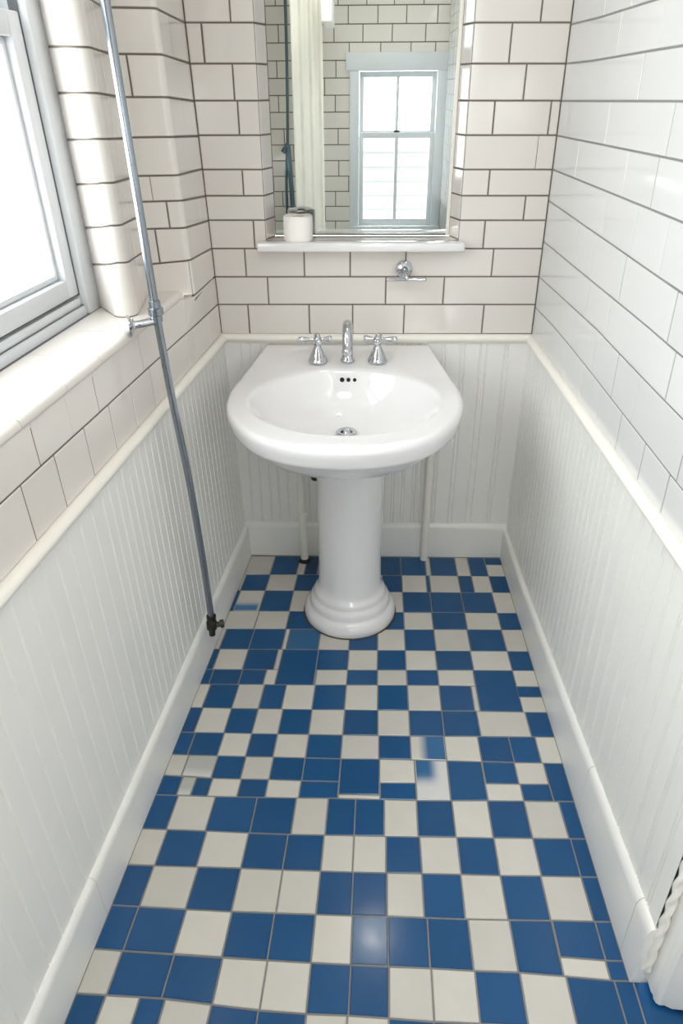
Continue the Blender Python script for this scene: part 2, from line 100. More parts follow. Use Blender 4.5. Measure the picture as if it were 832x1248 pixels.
def glass_mat():
    m = bpy.data.materials.new('window glass'); m.use_nodes = True
    nt = m.node_tree; nt.nodes.remove(nt.nodes['Principled BSDF'])
    out = nt.nodes['Material Output']
    t = nt.nodes.new('ShaderNodeBsdfTransparent'); t.inputs['Color'].default_value = (0.97,0.985,0.97,1)
    g = nt.nodes.new('ShaderNodeBsdfGlossy'); g.inputs['Roughness'].default_value = 0.02
    lw = nt.nodes.new('ShaderNodeLayerWeight'); lw.inputs['Blend'].default_value = 0.5
    pw = nt.nodes.new('ShaderNodeMath'); pw.operation = 'POWER'; pw.inputs[1].default_value = 5
    nt.links.new(lw.outputs['Facing'], pw.inputs[0])
    f = nt.nodes.new('ShaderNodeMapRange'); f.inputs['To Min'].default_value = 0.04; f.inputs['To Max'].default_value = 0.6
    nt.links.new(pw.outputs[0], f.inputs['Value'])
    x = nt.nodes.new('ShaderNodeMixShader')
    nt.links.new(f.outputs[0], x.inputs[0]); nt.links.new(t.outputs[0], x.inputs[1]); nt.links.new(g.outputs[0], x.inputs[2])
    nt.links.new(x.outputs[0], out.inputs['Surface'])
    return m
M['glass'] = glass_mat()

# ------------------------------------------------------------------ object helpers
def link(name, bm, mats, parent=None, smooth=True, recalc=True, angle=35):
    if recalc: bmesh.ops.recalc_face_normals(bm, faces=bm.faces[:])
    me = bpy.data.meshes.new(name); bm.to_mesh(me); bm.free()
    for m in (mats if isinstance(mats, (list, tuple)) else [mats]): me.materials.append(M[m])
    o = bpy.data.objects.new(name, me); COL.objects.link(o)
    if smooth:
        for p in me.polygons: p.use_smooth = True
        me.set_sharp_from_angle(angle=math.radians(angle))
    if parent is not None: o.parent = parent; o.matrix_parent_inverse = parent.matrix_world.inverted()
    return o
def empty(name, loc):
    o = bpy.data.objects.new(name, None); o.location = loc; o.empty_display_size = 0.05
    COL.objects.link(o); bpy.context.view_layer.update(); return o
def tag(o, label, cat, group=None):
    o['label'] = label; o['category'] = cat
    if group: o['group'] = group
    return o
def struct(o, label, cat='structure'):
    o['kind'] = 'structure'; o['label'] = label; o['category'] = cat; return o

def add_box(bm, lo, hi, mi=0, bevel=0.0, seg=2):
    vs = [bm.verts.new((x, y, z)) for x in (lo[0], hi[0]) for y in (lo[1], hi[1]) for z in (lo[2], hi[2])]
    fs = [bm.faces.new([vs[i] for i in q]) for q in ((0,1,3,2),(4,6,7,5),(0,4,5,1),(2,3,7,6),(0,2,6,4),(1,5,7,3))]
    for f in fs: f.material_index = mi
    if bevel:
        es = list({e for f in fs for e in f.edges})
        bmesh.ops.bevel(bm, geom=es, offset=bevel, segments=seg, profile=0.5, affect='EDGES', clamp_overlap=True)
def add_hexa(bm, p, mi=0, bevel=0.0, seg=2):
    """8 corners: bottom loop 0-3, top loop 4-7"""
    vs = [bm.verts.new(q) for q in p]
    fs = [bm.faces.new([vs[i] for i in q]) for q in ((3,2,1,0),(4,5,6,7),(0,1,5,4),(1,2,6,5),(2,3,7,6),(3,0,4,7))]
    for f in fs: f.material_index = mi
    if bevel:
        es = list({e for f in fs for e in f.edges})
        bmesh.ops.bevel(bm, geom=es, offset=bevel, segments=seg, profile=0.5, affect='EDGES', clamp_overlap=True)
def frame_of(d):
    d = d.normalized(); a = Vector((0,0,1)) if abs(d.z) < 0.9 else Vector((1,0,0))
    u = d.cross(a).normalized(); return u, d.cross(u).normalized()
def add_tube(bm, pts, rad, n=20, caps=True, mi=0):
    pts = [Vector(p) for p in pts]; rad = rad if isinstance(rad, (list, tuple)) else [rad]*len(pts)
    u = None; rings = []
    for i, p in enumerate(pts):
        d = (pts[min(i+1, len(pts)-1)] - pts[max(i-1, 0)]).normalized()
        if u is None: u, v = frame_of(d)
        else:
            u = (u - d*u.dot(d)).normalized()
        v = d.cross(u)
        rings.append([bm.verts.new(p + (u*math.cos(2*PI*k/n) + v*math.sin(2*PI*k/n))*rad[i]) for k in range(n)])
    for a, b in zip(rings, rings[1:]):
        for k in range(n):
            f = bm.faces.new((a[k], a[(k+1) % n], b[(k+1) % n], b[k])); f.material_index = mi
    if caps:
        for r in (rings[0][::-1], rings[-1]): bm.faces.new(r).material_index = mi
def add_lathe(bm, prof, origin=(0,0,0), axis=(0,0,1), n=40, mi=0):
    """prof: list of (radius, height) along axis"""
    o = Vector(origin); d = Vector(axis).normalized(); u, v = frame_of(d); rings = []
    for r, h in prof:
        if r < 1e-6: rings.append([bm.verts.new(o + d*h)])
        else: rings.append([bm.verts.new(o + d*h + (u*math.cos(2*PI*k/n)+v*math.sin(2*PI*k/n))*r) for k in range(n)])
    for a, b in zip(rings, rings[1:]):
        for k in range(n):
            k2 = (k+1) % n
            if len(a) == 1 and len(b) == 1: continue
            if len(a) == 1: f = bm.faces.new((a[0], b[k2], b[k]))
            elif len(b) == 1: f = bm.faces.new((a[k], a[k2], b[0]))
            else: f = bm.faces.new((a[k], a[k2], b[k2], b[k]))
            f.material_index = mi
def loft(bm, rings, close=True, mi=0):
    R = [[bm.verts.new(p) for p in r] for r in rings]
    for a, b in zip(R, R[1:]):
        n = len(a)
        for k in range(n if close else n-1):
            f = bm.faces.new((a[k], a[(k+1) % n], b[(k+1) % n], b[k])); f.material_index = mi
    return R
def smooth_path(pts, n=8):
    """Catmull-Rom through pts"""
    P = [Vector(p) for p in pts]; P = [P[0]*2-P[1]] + P + [P[-1]*2-P[-2]]; out = []
    for i in range(1, len(P)-2):
        a, b, c, d = P[i-1:i+3]
        for k in range(n):
            t = k/n
            out.append(0.5*((2*b) + (c-a)*t + (2*a-5*b+4*c-d)*t*t + (3*b-a-3*c+d)*t**3))
    out.append(P[-2]); return out

# ------------------------------------------------------------------ tiled surfaces
def interp(poly, s):
    P = sorted(poly)
    if s <= P[0][0]: return P[0][1]
    for a, b in zip(P, P[1:]):
        if s <= b[0]: return a[1] + (b[1]-a[1])*(s-a[0])/max(b[0]-a[0], 1e-9)
    return P[-1][1]
def grid_faces(bm, fn, ss, zlo, zhi, off, mi, tile=False, bev=0.0018):
    """strip of faces between z curves; a tile gets a bevelled rim down to the grout"""
    if not tile:
        rows = [[bm.verts.new(fn(s, zlo(s), off)) for s in ss], [bm.verts.new(fn(s, zhi(s), off)) for s in ss]]
        for k in range(len(ss)-1):
            bm.faces.new((rows[0][k], rows[0][k+1], rows[1][k+1], rows[1][k])).material_index = mi
        return
    n = len(ss)
    ins = list(ss); d = bev if ss[-1] > ss[0] else -bev
    ins[0] += d; ins[-1] -= d
    lo_o = [bm.verts.new(fn(s, zlo(s), 0.0)) for s in ss]; hi_o = [bm.verts.new(fn(s, zhi(s), 0.0)) for s in ss]
    lo_i = [bm.verts.new(fn(s, zlo(s)+bev, off)) for s in ins]; hi_i = [bm.verts.new(fn(s, zhi(s)-bev, off)) for s in ins]
    for k in range(n-1):
        for q in ((lo_i[k], lo_i[k+1], hi_i[k+1], hi_i[k]), (lo_o[k], lo_o[k+1], lo_i[k+1], lo_i[k]), (hi_i[k], hi_i[k+1], hi_o[k+1], hi_o[k])):
            bm.faces.new(q).material_index = mi
    for q in ((lo_o[0], lo_i[0], hi_i[0], hi_o[0]), (lo_i[-1], lo_o[-1], hi_o[-1], hi_i[-1])):
        bm.faces.new(q).material_index = mi
def tile_panel(bm, fn, s0, s1, lines, joints, kinks=(), gap=0.006, thin=0.0013, height=0.0018, clip=None, hgap=None, bev=0.0014):
    """lines: z(s) polylines bottom to top; joints: per row list of (s, thin?). clip: (sa, sb, za, zb) hole left open"""
    hg = gap if hgap is None else hgap
    for i in range(len(lines)-1):
        lo, hi = lines[i], lines[i+1]
        js = sorted([(s, t) for s, t in joints[i] if min(s0, s1)+0.004 < s < max(s0, s1)-0.004])
        es = [(min(s0, s1), 2)] + js + [(max(s0, s1), 2)]
        for (a, ta), (b, tb) in zip(es, es[1:]):
            ga = {0: gap/2, 1: thin/2, 2: gap*0.85}[ta]; gb = {0: gap/2, 1: thin/2, 2: gap*0.85}[tb]
            spans = [(a+ga, b-gb)]
            zmid = (interp(lo, (a+b)/2)+interp(hi, (a+b)/2))/2
            ext = None
            zlo = lambda s: interp(lo, s)+hg/2
            zhi = lambda s: interp(hi, s)-hg/2
            if clip:
                sa, sb, za, zb = clip
                lo_m, hi_m = interp(lo, (sa+sb)/2), interp(hi, (sa+sb)/2)
                if hi_m > za+0.004 and lo_m < zb-0.004:      # the row meets the opening
                    new = []
                    for p, q in spans:
                        if q <= sa or p >= sb: new.append((p, q, zlo, zhi)); continue
                        if p < sa: new.append((p, sa, zlo, zhi))
                        if q > sb: new.append((sb, q, zlo, zhi))
                        if lo_m < za-0.006: new.append((max(p, sa), min(q, sb), zlo, lambda s, za=za: min(interp(hi, s)-hg/2, za)))
                        if hi_m > zb+0.006: new.append((max(p, sa), min(q, sb), lambda s, zb=zb: max(interp(lo, s)+hg/2, zb), zhi))
                    spans = new
                else: spans = [(p, q, zlo, zhi) for p, q in spans]
            else: spans = [(p, q, zlo, zhi) for p, q in spans]
            for p, q, fl, fh in spans:
                if q-p < 0.004: continue
                ss = [p] + sorted(k for k in kinks if p+0.003 < k < q-0.003) + [q]
                grid_faces(bm, fn, ss, fl, fh, height, 0, tile=True, bev=bev)
def regular_joints(s0, s1, step, row, jitter=0.0):
    out = []; s = s0 + step*(0.5 if row % 2 else 1.0)
    while s < s1: out.append((s + random.uniform(-jitter, jitter), 0)); s += step
    return out

# ================================================================== SETTING
# ---- floor: every tile at its own place, glazed, over the grout bed
BLUE, WHITE = (0.010, 0.076, 0.205, 1), (0.575, 0.555, 0.505, 1)
def floor():
    bm = bmesh.new(); cl = bm.loops.layers.float_color.new('tile_colour')
    LBLUE = (0.030, 0.125, 0.28, 1); GREY = (0.44, 0.45, 0.42, 1); DARK = (0.012, 0.05, 0.12, 1); PALE = (0.62, 0.62, 0.62, 1)
    def quad(pts, z, cols, mi=1):
        f = bm.faces.new([bm.verts.new((p[0], p[1], z)) for p in pts]); f.material_index = mi
        for l, c in zip(f.loops, cols): l[cl] = c
    def lerp(a, b, t): return tuple(a[i]+(b[i]-a[i])*t for i in range(len(a)))
    g = 0.0018
    def tile(c, t):
        P = [Vector((t[2*i], t[2*i+1])) for i in range(4)]
        cx = sum(P, Vector((0,0)))/4
        w = ((P[1]-P[0]).length + (P[2]-P[3]).length)/2; h = ((P[3]-P[0]).length + (P[2]-P[1]).length)/2
        if w < 0.006 or h < 0.006: return
        def inset(d):
            a, b = min(d/w, 0.4), min(d/h, 0.4)
            f = lambda u, v: (P[0]*(1-u)+P[1]*u)*(1-v) + (P[3]*(1-u)+P[2]*u)*v
            return [f(a, b), f(1-a, b), f(1-a, 1-b), f(a, 1-b)]
        O, I = inset(g), inset(g+0.0012)
        base = {'B': BLUE, 'W': WHITE, 'L': LBLUE, 'G': GREY, 'D': DARK, 'S': WHITE, 'V': WHITE, 'T': WHITE, 'C': (0.05, 0.13, 0.26, 1)}[c]
        # the glazed top is split into a grid so that a worn or smeared glaze can change across one tile
        n = 10 if c in 'SVTG' else 1
        ov = [bm.verts.new((p.x, p.y, -0.0015)) for p in O]
        def tone(u, v):
            sm = lambda e0, e1, x: max(0, min(1, (x-e0)/(e1-e0)))
            if c == 'S': return lerp(WHITE, LBLUE, sm(0.2, 0.5, u))
            if c == 'V': return lerp(PALE, LBLUE, sm(0.35, 0.62, v)*sm(0.75, 0.45, u))
            if c == 'T': return lerp(WHITE, (0.05, 0.16, 0.33, 1), sm(0.42, 0.22, v)*sm(0.98, 0.9, u))
            if c == 'G': return lerp(GREY, PALE, sm(0.4, 0.0, v))
            return base
        f2 = lambda u, v: (I[0]*(1-u)+I[1]*u)*(1-v) + (I[3]*(1-u)+I[2]*u)*v
        grid = [[bm.verts.new((f2(i/n, j/n).x, f2(i/n, j/n).y, 0.0)) for i in range(n+1)] for j in range(n+1)]
        for j in range(n):
            for i in range(n):
                f = bm.faces.new((grid[j][i], grid[j][i+1], grid[j+1][i+1], grid[j+1][i])); f.material_index = 1
                for l, (a, b) in zip(f.loops, ((i, j), (i+1, j), (i+1, j+1), (i, j+1))): l[cl] = tone(a/n, b/n)
        rim = [[grid[0][i] for i in range(n+1)], [grid[j][n] for j in range(n+1)], [grid[n][n-i] for i in range(n+1)], [grid[n-j][0] for j in range(n+1)]]
        for k in range(4):
            f = bm.faces.new([ov[k], ov[(k+1) % 4]] + rim[k][::-1]); f.material_index = 1
            for l in f.loops: l[cl] = base
    for c, t in DATA['floor']: tile(c, t)
    # rows behind the viewer: plain checkerboard to the far wall
    y = -1.703; r = 0
    while y > YF:
        y2 = max(y-0.112, YF); x = -0.80; k = 0
        while x < 0.62:
            tile('B' if (k+r) % 2 else 'W', [x, y2, x+0.112, y2, x+0.112, y, x, y]); x += 0.112; k += 1
        y = y2; r += 1
    quad([(-1.0, YF-0.1), (0.9, YF-0.1), (0.9, 0.05), (-1.0, 0.05)], -0.0015, [(0.3,0.3,0.3,1)]*4, 0)
    o = link('floor', bm, ['floor_grout', 'floor_tile'], smooth=False)
    struct(o, 'blue and white checkered glazed tile floor with uneven rows', 'floor')
floor()

# ---- back wall, with the niche that holds the mirror
NX0, NX1, NZ0, ND = -0.352, 0.229, 1.135, 0.07     # niche edges at the wall face, its sill and depth
NI0, NI1 = -0.330, 0.207                           # niche edges at the mirror
NZ1 = 2.12
def back_wall():
    bm = bmesh.new()
    xl, xr = XL(0, 1.2), XR(0, 1.2)
    def fn(s, z, o):
        a = max(0.0, 1-(s-xl)/0.05); b = max(0.0, 1-(xr-s)/0.05)
        return (s + a*(XL(0, z)-xl) + b*(XR(0, z)-xr), -o, z)
    L = [[tuple(p) for p in l] for l in DATA['back']][::-1]     # bottom to top
    J = [[tuple(j) for j in r] for r in DATA['backj']][::-1]
    z = 1.677; k = 0
    while z < ZC-0.02:
        z2 = min(z+0.088, ZC); L.append([(-1, z2), (1, z2)])
        if k: J.append(regular_joints(-0.7+0.06*(k % 3), 0.7, 0.19, k))
        z = z2; k += 1
    tile_panel(bm, fn, xl, xr, L, J, clip=(NX0, NX1, NZ0-0.005, NZ1), gap=0.0041)
    # grout bed with the opening
    for a, b, c, d in ((xl-0.05, NX0, 0.0, ZC), (NX1, xr+0.03, 0.0, ZC), (NX0, NX1, 0.0, NZ0), (NX0, NX1, NZ1, ZC)):
        bm.faces.new([bm.verts.new(p) for p in ((a,0,c),(b,0,c),(b,0,d),(a,0,d))]).material_index = 1
    # tiled reveals of the niche
    for (xo, xi) in ((NX0, NI0), (NX1, NI1)):
        fr = lambda s, z, o, xo=xo, xi=xi: (xo+(xi-xo)*s/ND + (o if xo < 0 else -o), s, z)
        ls = [[(0, interp(l, xo)), (ND, interp(l, xo))] for l in L if NZ0+0.02 < interp(l, xo) < NZ1-0.02]
        ls = [[(0, NZ0), (ND, NZ0)]] + ls + [[(0, NZ1), (ND, NZ1)]]
        tile_panel(bm, fr, 0.0, ND, ls, [[] for _ in ls], gap=0.004, hgap=0.004)
        bm.faces.new([bm.verts.new(p) for p in ((xo,0,NZ0),(xi,ND,NZ0),(xi,ND,NZ1),(xo,0,NZ1))]).material_index = 1
    bm.faces.new([bm.verts.new(p) for p in ((NX0,0,NZ1),(NX1,0,NZ1),(NI1,ND,NZ1),(NI0,ND,NZ1))]).material_index = 0
    bm.faces.new([bm.verts.new(p) for p in ((NX0,0,NZ0),(NX1,0,NZ0),(NI1,ND,NZ0),(NI0,ND,NZ0))]).material_index = 0
    bm.faces.new([bm.verts.new(p) for p in ((NI0-.01,ND+.012,NZ0),(NI1+.01,ND+.012,NZ0),(NI1+.01,ND+.012,NZ1),(NI0-.01,ND+.012,NZ1))]).material_index = 1
    o = link('wall_back', bm, ['tile', 'grout'], smooth=False, recalc=False)
    struct(o, 'white subway tile wall behind the sink with dark grout lines and mirror niche', 'wall')
back_wall()

# ---- right wall
def right_wall():
    bm = bmesh.new()
    fn = lambda s, z, o: (XR(-s, z)-o, -s, z)
    neg = lambda l: [(-p[0], p[1]) for p in l]
    L = [neg(l) for l in DATA['right']][::-1]
    J = [[(-s, t) for s, t in r] for r in DATA['rightj']][::-1]
    for i, r in enumerate(J): r += regular_joints(max([s for s, t in r]+[0.9]), 3.2, 0.185, i)
    z = 1.667; k = 0
    while z < ZC-0.02:
        z2 = min(z+0.087, ZC); L.append([(0, z2), (4, z2)])
        J.append(regular_joints(0.1+0.05*(k % 3), 3.2, 0.19, k)); z = z2; k += 1
    kinks = [0.25, 0.6, 0.9]
    tile_panel(bm, fn, 0.0, -YF, L, J, kinks=kinks, gap=0.0042, thin=0.001, hgap=0.0037, clip=(1.512, 2.45, 0.0, 2.06), bev=0.0009, height=0.0012)
    for sa, sb, za, zb in ((0, 1.512, 0, ZC), (1.512, 2.45, 2.06, ZC), (2.45, -YF, 0, ZC)):
        bm.faces.new([bm.verts.new(fn(s, z, 0)) for s, z in ((sa,za),(sb,za),(sb,zb),(sa,zb))]).material_index = 1
    o = link('wall_right', bm, ['tile_dimmed', 'grout_light'], smooth=False, recalc=False)
    struct(o, 'white subway tile wall on the right with pale grey grout', 'wall')
right_wall()

# ---- left wall: lower flat courses, window recess with splayed rounded reveal, shallow rounded pier in the corner
SZ = 1.06                      # sill height
WY0, WY1 = -1.72, -0.475       # window recess along the wall
WZ1 = 2.2
def arc(a, b, c, r, n=12):
    """rounded corner at b between a and c"""
    a, b, c = Vector(a), Vector(b), Vector(c); u = (a-b).normalized(); v = (c-b).normalized()
    ang = u.angle(v); d = r/math.tan(ang/2); p, q = b+u*d, b+v*d
    cen = b + (u+v).normalized()*(r/math.sin(ang/2)); out = []
    a0 = math.atan2((p-cen).y, (p-cen).x); a1 = math.atan2((q-cen).y, (q-cen).x)
    da = (a1-a0+PI) % (2*PI) - PI
    for i in range(n+1): out.append((cen.x+r*math.cos(a0+da*i/n), cen.y+r*math.sin(a0+da*i/n)))
    return out
def poly_fn(pts):
    cum = [0.0]
    for a, b in zip(pts, pts[1:]): cum.append(cum[-1]+math.dist(a, b))
    nor = []
    for i in range(len(pts)):
        a, b = pts[max(i-1, 0)], pts[min(i+1, len(pts)-1)]
        d = Vector((b[0]-a[0], b[1]-a[1])).normalized(); nor.append((d.y, -d.x))
    def fn(s, z, o):
        s = min(max(s, 0), cum[-1])
        for i in range(len(pts)-1):
            if s <= cum[i+1]+1e-9:
                t = (s-cum[i])/max(cum[i+1]-cum[i], 1e-9)
                x = pts[i][0]*(1-t)+pts[i+1][0]*t; y = pts[i][1]*(1-t)+pts[i+1][1]*t
                nx = nor[i][0]*(1-t)+nor[i+1][0]*t; ny = nor[i][1]*(1-t)+nor[i+1][1]*t
                return (x+KL*z+nx*o, y+ny*o, z)
    return fn, cum
P1, P2, P3, P4, P5 = (-0.694, -0.475), (-0.556, -0.672), (-0.600, -0.335), (-0.486, -0.318), (-0.490, 0.0)
def left_wall():
    bm = bmesh.new()
    def bed(fn, cum, z0, z1):
        for a, b in zip(cum, cum[1:]):
            bm.faces.new([bm.verts.new(fn(s, z, 0)) for s, z in ((a,z0),(b,z0),(b,z1),(a,z1))]).material_index = 1
    # lower courses, between rail and sill
    def fl(s, z, o):               # swells out under the corner pier
        w = min(1.0, max(0.0, (s+0.37)/0.05)) * min(1.0, max(0.0, (z-0.945)/0.09))
        return (XL(s, z)+o + (w*max(0.0, -0.486-0.004*(s+0.318)/0.318+0.49-AL*s) if z < 1.049 else 0.0), s, z)
    mid = [tuple(p) for p in DATA['ll']]
    L = [[(-4, 0.845), (0, 0.846)], mid, [(-4, 1.046), (-0.32, 1.046), (0, 1.026)]]
    J = [[tuple(j) for j in DATA['lowj'][1]], [tuple(j) for j in DATA['lowj'][0]]]
    J[1] = [j for j in J[1] if not -0.39 < j[0] < -0.31] + [(-0.345, 1)]
    J[0] += [(-1.31-0.11*i, 0) for i in range(1, 17)]; J[1] += [(-1.24-0.17*i, 0) for i in range(1, 11)]
    tile_panel(bm, fl, YF, 0.0, L, J, kinks=[-0.37, -0.345, -0.32, -0.16], gap=0.004, hgap=0.004)
    for s0, s1 in ((YF, -0.37), (-0.37, -0.32), (-0.32, 0)):
        for z0, z1 in ((0, 0.951), (0.951, 1.048)):
            bm.faces.new([bm.verts.new(fl(s, z, 0 if s0 < -1 else -0.006)) for s, z in ((s0,z0),(s1,z0),(s1,z1),(s0,z1))]).material_index = 0 if (s0 > -0.4 and z0 > 0.9) else 1
    # reveal + strip
    pts = [P1] + arc(P1, P2, P3, 0.028) + [P3]
    fn, cum = poly_fn(pts)
    sm = cum[7]; se = cum[-1]
    rows = [(SZ, SZ, SZ), (1.159, 1.185, 1.162), (1.243, 1.265, 1.248), (1.338, 1.352, 1.338), (1.430, 1.437, 1.425), (1.521, 1.521, 1.513), (1.606, 1.600, 1.598), (1.692, 1.690, 1.686)]
    z = 1.69
    while z < ZC-0.02: z = min(z+0.089, ZC); rows.append((z, z, z))
    ls = [[(0, a), (sm, b), (se, c)] for a, b, c in rows]
    sj = cum[13] + 0.4*(se-cum[13])
    tile_panel(bm, fn, 0, se, ls, [[(cum[1]-0.012, 1), (sj, 1)] if i % 2 else [(sj, 1)] for i in range(len(ls))], kinks=cum[1:-1], gap=0.004, hgap=0.004)
    bed(fn, cum, SZ-0.02, ZC)
    # corner pier
    pts = [P3] + arc(P3, P4, P5, 0.016) + [P5]
    fn, cum = poly_fn(pts); sm = cum[7]; se = cum[-1]
    rows = [(1.047, 1.046, 1.026), (1.130, 1.137, 1.110), (1.218, 1.218, 1.189), (1.283, 1.283, 1.257), (1.342, 1.342, 1.329), (1.427, 1.427, 1.414), (1.512, 1.511, 1.500), (1.598, 1.597, 1.589), (1.686, 1.685, 1.680)]
    z = 1.683
    while z < ZC-0.02: z = min(z+0.089, ZC); rows.append((z, z, z))
    ls = [[(0, a), (sm, b), (se, c)] for a, b, c in rows]
    jj = [[(sm, 1)], [(0.038, 0)], [(0.077, 0), (sm+0.2, 1)], [(0.045, 1)], [], [(sm+0.12, 1)], [(0.035, 0)], [(sm+0.1, 1)], [(0.017, 0)]]
    jj += [[(0.03+0.02*(i % 3), 0)] for i in range(12)]
    tile_panel(bm, fn, 0, se, ls, jj, kinks=cum[1:-1], gap=0.004, hgap=0.0044)
    bed(fn, cum, 1.03, ZC)
    bm.faces.new([bm.verts.new((x+KL*1.045, y, 1.045)) for x, y in pts] + [bm.verts.new((-0.7, 0, 1.045)), bm.verts.new((-0.7, -0.335, 1.045))]).material_index = 0
    # wall nearer than the window, its reveal, and the lintel
    za = [SZ]; z = SZ
    while z < ZC-0.02: z = min(z+0.09, ZC); za.append(z)
    ls = [[(-4, v), (4, v)] for v in za]
    tile_panel(bm, fl, YF, WY0, ls, [regular_joints(YF, WY0, 0.19, i) for i in range(len(za))], gap=0.005)
    bm.faces.new([bm.verts.new(fl(s, z, 0)) for s, z in ((YF,SZ),(WY0,SZ),(WY0,ZC),(YF,ZC))]).material_index = 1
    fr = lambda s, z, o: (s+KL*z, WY0+o, z)
    tile_panel(bm, fr, -0.82, XL(WY0, 0), ls, [[] for _ in za], gap=0.005)
    bm.faces.new([bm.verts.new(fr(s, z, 0)) for s, z in ((-0.82,SZ),(XL(WY0,0),SZ),(XL(WY0,0),ZC),(-0.82,ZC))]).material_index = 1
    ls = [[(-4, v), (4, v)] for v in (WZ1, WZ1+0.125, ZC)]
    tile_panel(bm, fl, WY0, -0.66, ls, [regular_joints(WY0, -0.66, 0.19, i) for i in range(3)], gap=0.005)
    bm.faces.new([bm.verts.new(fl(s, z, 0)) for s, z in ((WY0,WZ1),(-0.66,WZ1),(-0.66,ZC),(WY0,ZC))]).material_index = 1
    bm.faces.new([bm.verts.new(p) for p in ((-0.95,WY0,WZ1),(-0.95,WY1,WZ1),(XL(-0.66,WZ1),-0.66,WZ1),(XL(WY0,WZ1),WY0,WZ1))]).material_index = 0
    o = link('wall_left', bm, ['tile', 'grout'], smooth=True, recalc=False, angle=25)
    struct(o, 'white tiled wall on the left with rounded window reveal and corner pier', 'wall')
left_wall()

# ---- wall behind the viewer (shows in the mirror) with an opening for its window
W2 = (-0.115, 0.47, 0.66, 1.66)
def front_wall():
    bm = bmesh.new()
    fn = lambda s, z, o: (s, YF+o, z)
    L = [[(-2, 0.1*i), (2, 0.1*i)] for i in range(0, 25)]; L[-1] = [(-2, ZC), (2, ZC)]
    J = [regular_joints(-1.0, 0.7, 0.19, i, 0.02) for i in range(24)]
    tile_panel(bm, fn, XL(YF, 1)-0.04, XR(YF, 1)+0.03, L, J, clip=W2, gap=0.006)
    a0, a1 = XL(YF, 1)-0.05, XR(YF, 1)+0.05
    for a, b, c, d in ((a0, W2[0], 0, ZC), (W2[1], a1, 0, ZC), (W2[0], W2[1], 0, W2[2]), (W2[0], W2[1], W2[3], ZC)):
        bm.faces.new([bm.verts.new((x, YF, z)) for x, z in ((a,c),(b,c),(b,d),(a,d))]).material_index = 1
    o = link('wall_front', bm, ['tile', 'grout'], smooth=False, recalc=False)
    struct(o, 'white tiled wall with a sash window, seen reflected in the mirror', 'wall')
front_wall()

# ---- ceiling
bm = bmesh.new(); add_box(bm, (-1.05, YF-0.1, ZC), (0.75, 0.15, ZC+0.05))
struct(link('ceiling', bm, 'ceiling', smooth=False), 'plain white ceiling', 'ceiling')

# ---- beadboard wainscot
def beadboard(name, fn, s0, s1, grooves, ztop, label, half=0.0035, depth=0.004, mat_='paint'):
    """grooves: positions of the V grooves along s; fn(s, z, off)"""
    prof = [(s0, 0.0)]
    for g in sorted(grooves):
        if s0+half*1.5 < g < s1-half*1.5 and g-half > prof[-1][0]:
            prof += [(g-half, 0.0), (g-half*0.35, -depth), (g+half*0.35, -depth), (g+half, 0.0)]
    prof.append((s1, 0.0))
    bm = bmesh.new()
    lo = [bm.verts.new(fn(s, 0.0, 0.008+d)) for s, d in prof]; hi = [bm.verts.new(fn(s, ztop, 0.008+d)) for s, d in prof]
    for k in range(len(prof)-1): bm.faces.new((lo[k], lo[k+1], hi[k+1], hi[k]))
    o = link(name, bm, mat_, smooth=False, recalc=False)
    return struct(o, label, 'wainscot')
fb = lambda s, z, o: (s, -o, z)
gb = [-0.455, -0.42, -0.385, -0.355, -0.32, -0.245, -0.215, -0.18, -0.145, -0.11, -0.075, -0.04, -0.018, 0.017, 0.026, 0.050, 0.060, 0.086, 0.096, 0.124, 0.134, 0.153, 0.199, 0.211, 0.262, 0.275, 0.326, 0.346, 0.404, 0.417]
beadboard('trim_1', fb, XL(0,.4)-0.01, XR(0,.4)+0.01, gb, 0.832, 'white beadboard panelling on the back wall behind the pedestal')
flw = lambda s, z, o: (XL(s, z)+o, s, z)
gl = []; y = -0.03
while y > YF:
    gl += [y]; y -= (0.036 if y > -1.0 else 0.052)
beadboard('trim_2', flw, YF, 0.0, gl, 0.835, 'white beadboard panelling along the left wall under the window', half=0.003, depth=0.003)
frw = lambda s, z, o: (XR(-s, z)-o, -s, z)
gr = []; y = 0.04
while y < 1.5:
    gr += ([y] if y < 0.9 else [y, y+0.009]); y += (0.036 if y < 0.9 else 0.056)
beadboard('trim_3', frw, 0.0, 1.512, gr, 0.835, 'white beadboard panelling along the right wall', half=0.003, depth=0.003)

# ---- chair rails and skirting: profile (offset, z) swept along a wall
def sweep(name, fn, ss, prof, label, cat, m='paint_warm', gaps=(), zscale=None):
    bm = bmesh.new(); segs = []; cuts = sorted(gaps); a = ss[0]
    for c in cuts: segs.append((a, c-0.0008)); a = c+0.0008
    segs.append((a, ss[1]))
    for a, b in segs:
        n = max(1, int((b-a)/0.3)); sl = [a+(b-a)*i/n for i in range(n+1)]
        f = lambda s, o, z: fn(s, z*(zscale(s) if zscale else 1.0), o)
        rings = [[bm.verts.new(f(s, o, z)) for o, z in prof] for s in sl]
        for r1, r2 in zip(rings, rings[1:]):
            for k in range(len(prof)-1): bm.faces.new((r1[k], r1[k+1], r2[k+1], r2[k]))
        bm.faces.new(rings[0]); bm.faces.new(rings[-1][::-1])
    return struct(link(name, bm, m, smooth=True, angle=50), label, cat)
rail = [(0.0, 0.848), (0.004, 0.8495), (0.012, 0.848), (0.018, 0.843), (0.0205, 0.836), (0.018, 0.829), (0.013, 0.8235), (0.012, 0.820), (0.0, 0.819)]
sweep('trim_4', fb, (XL(0,.84), XR(0,.84)), rail, 'cream chair rail along the back wall above the beadboard', 'chair rail')
railL = [(o, z-0.001) for o, z in rail]
sweep('trim_5', flw, (YF, 0.0), [(o*1.1, z) for o, z in railL], 'cream chair rail along the left wall below the tiles', 'chair rail')
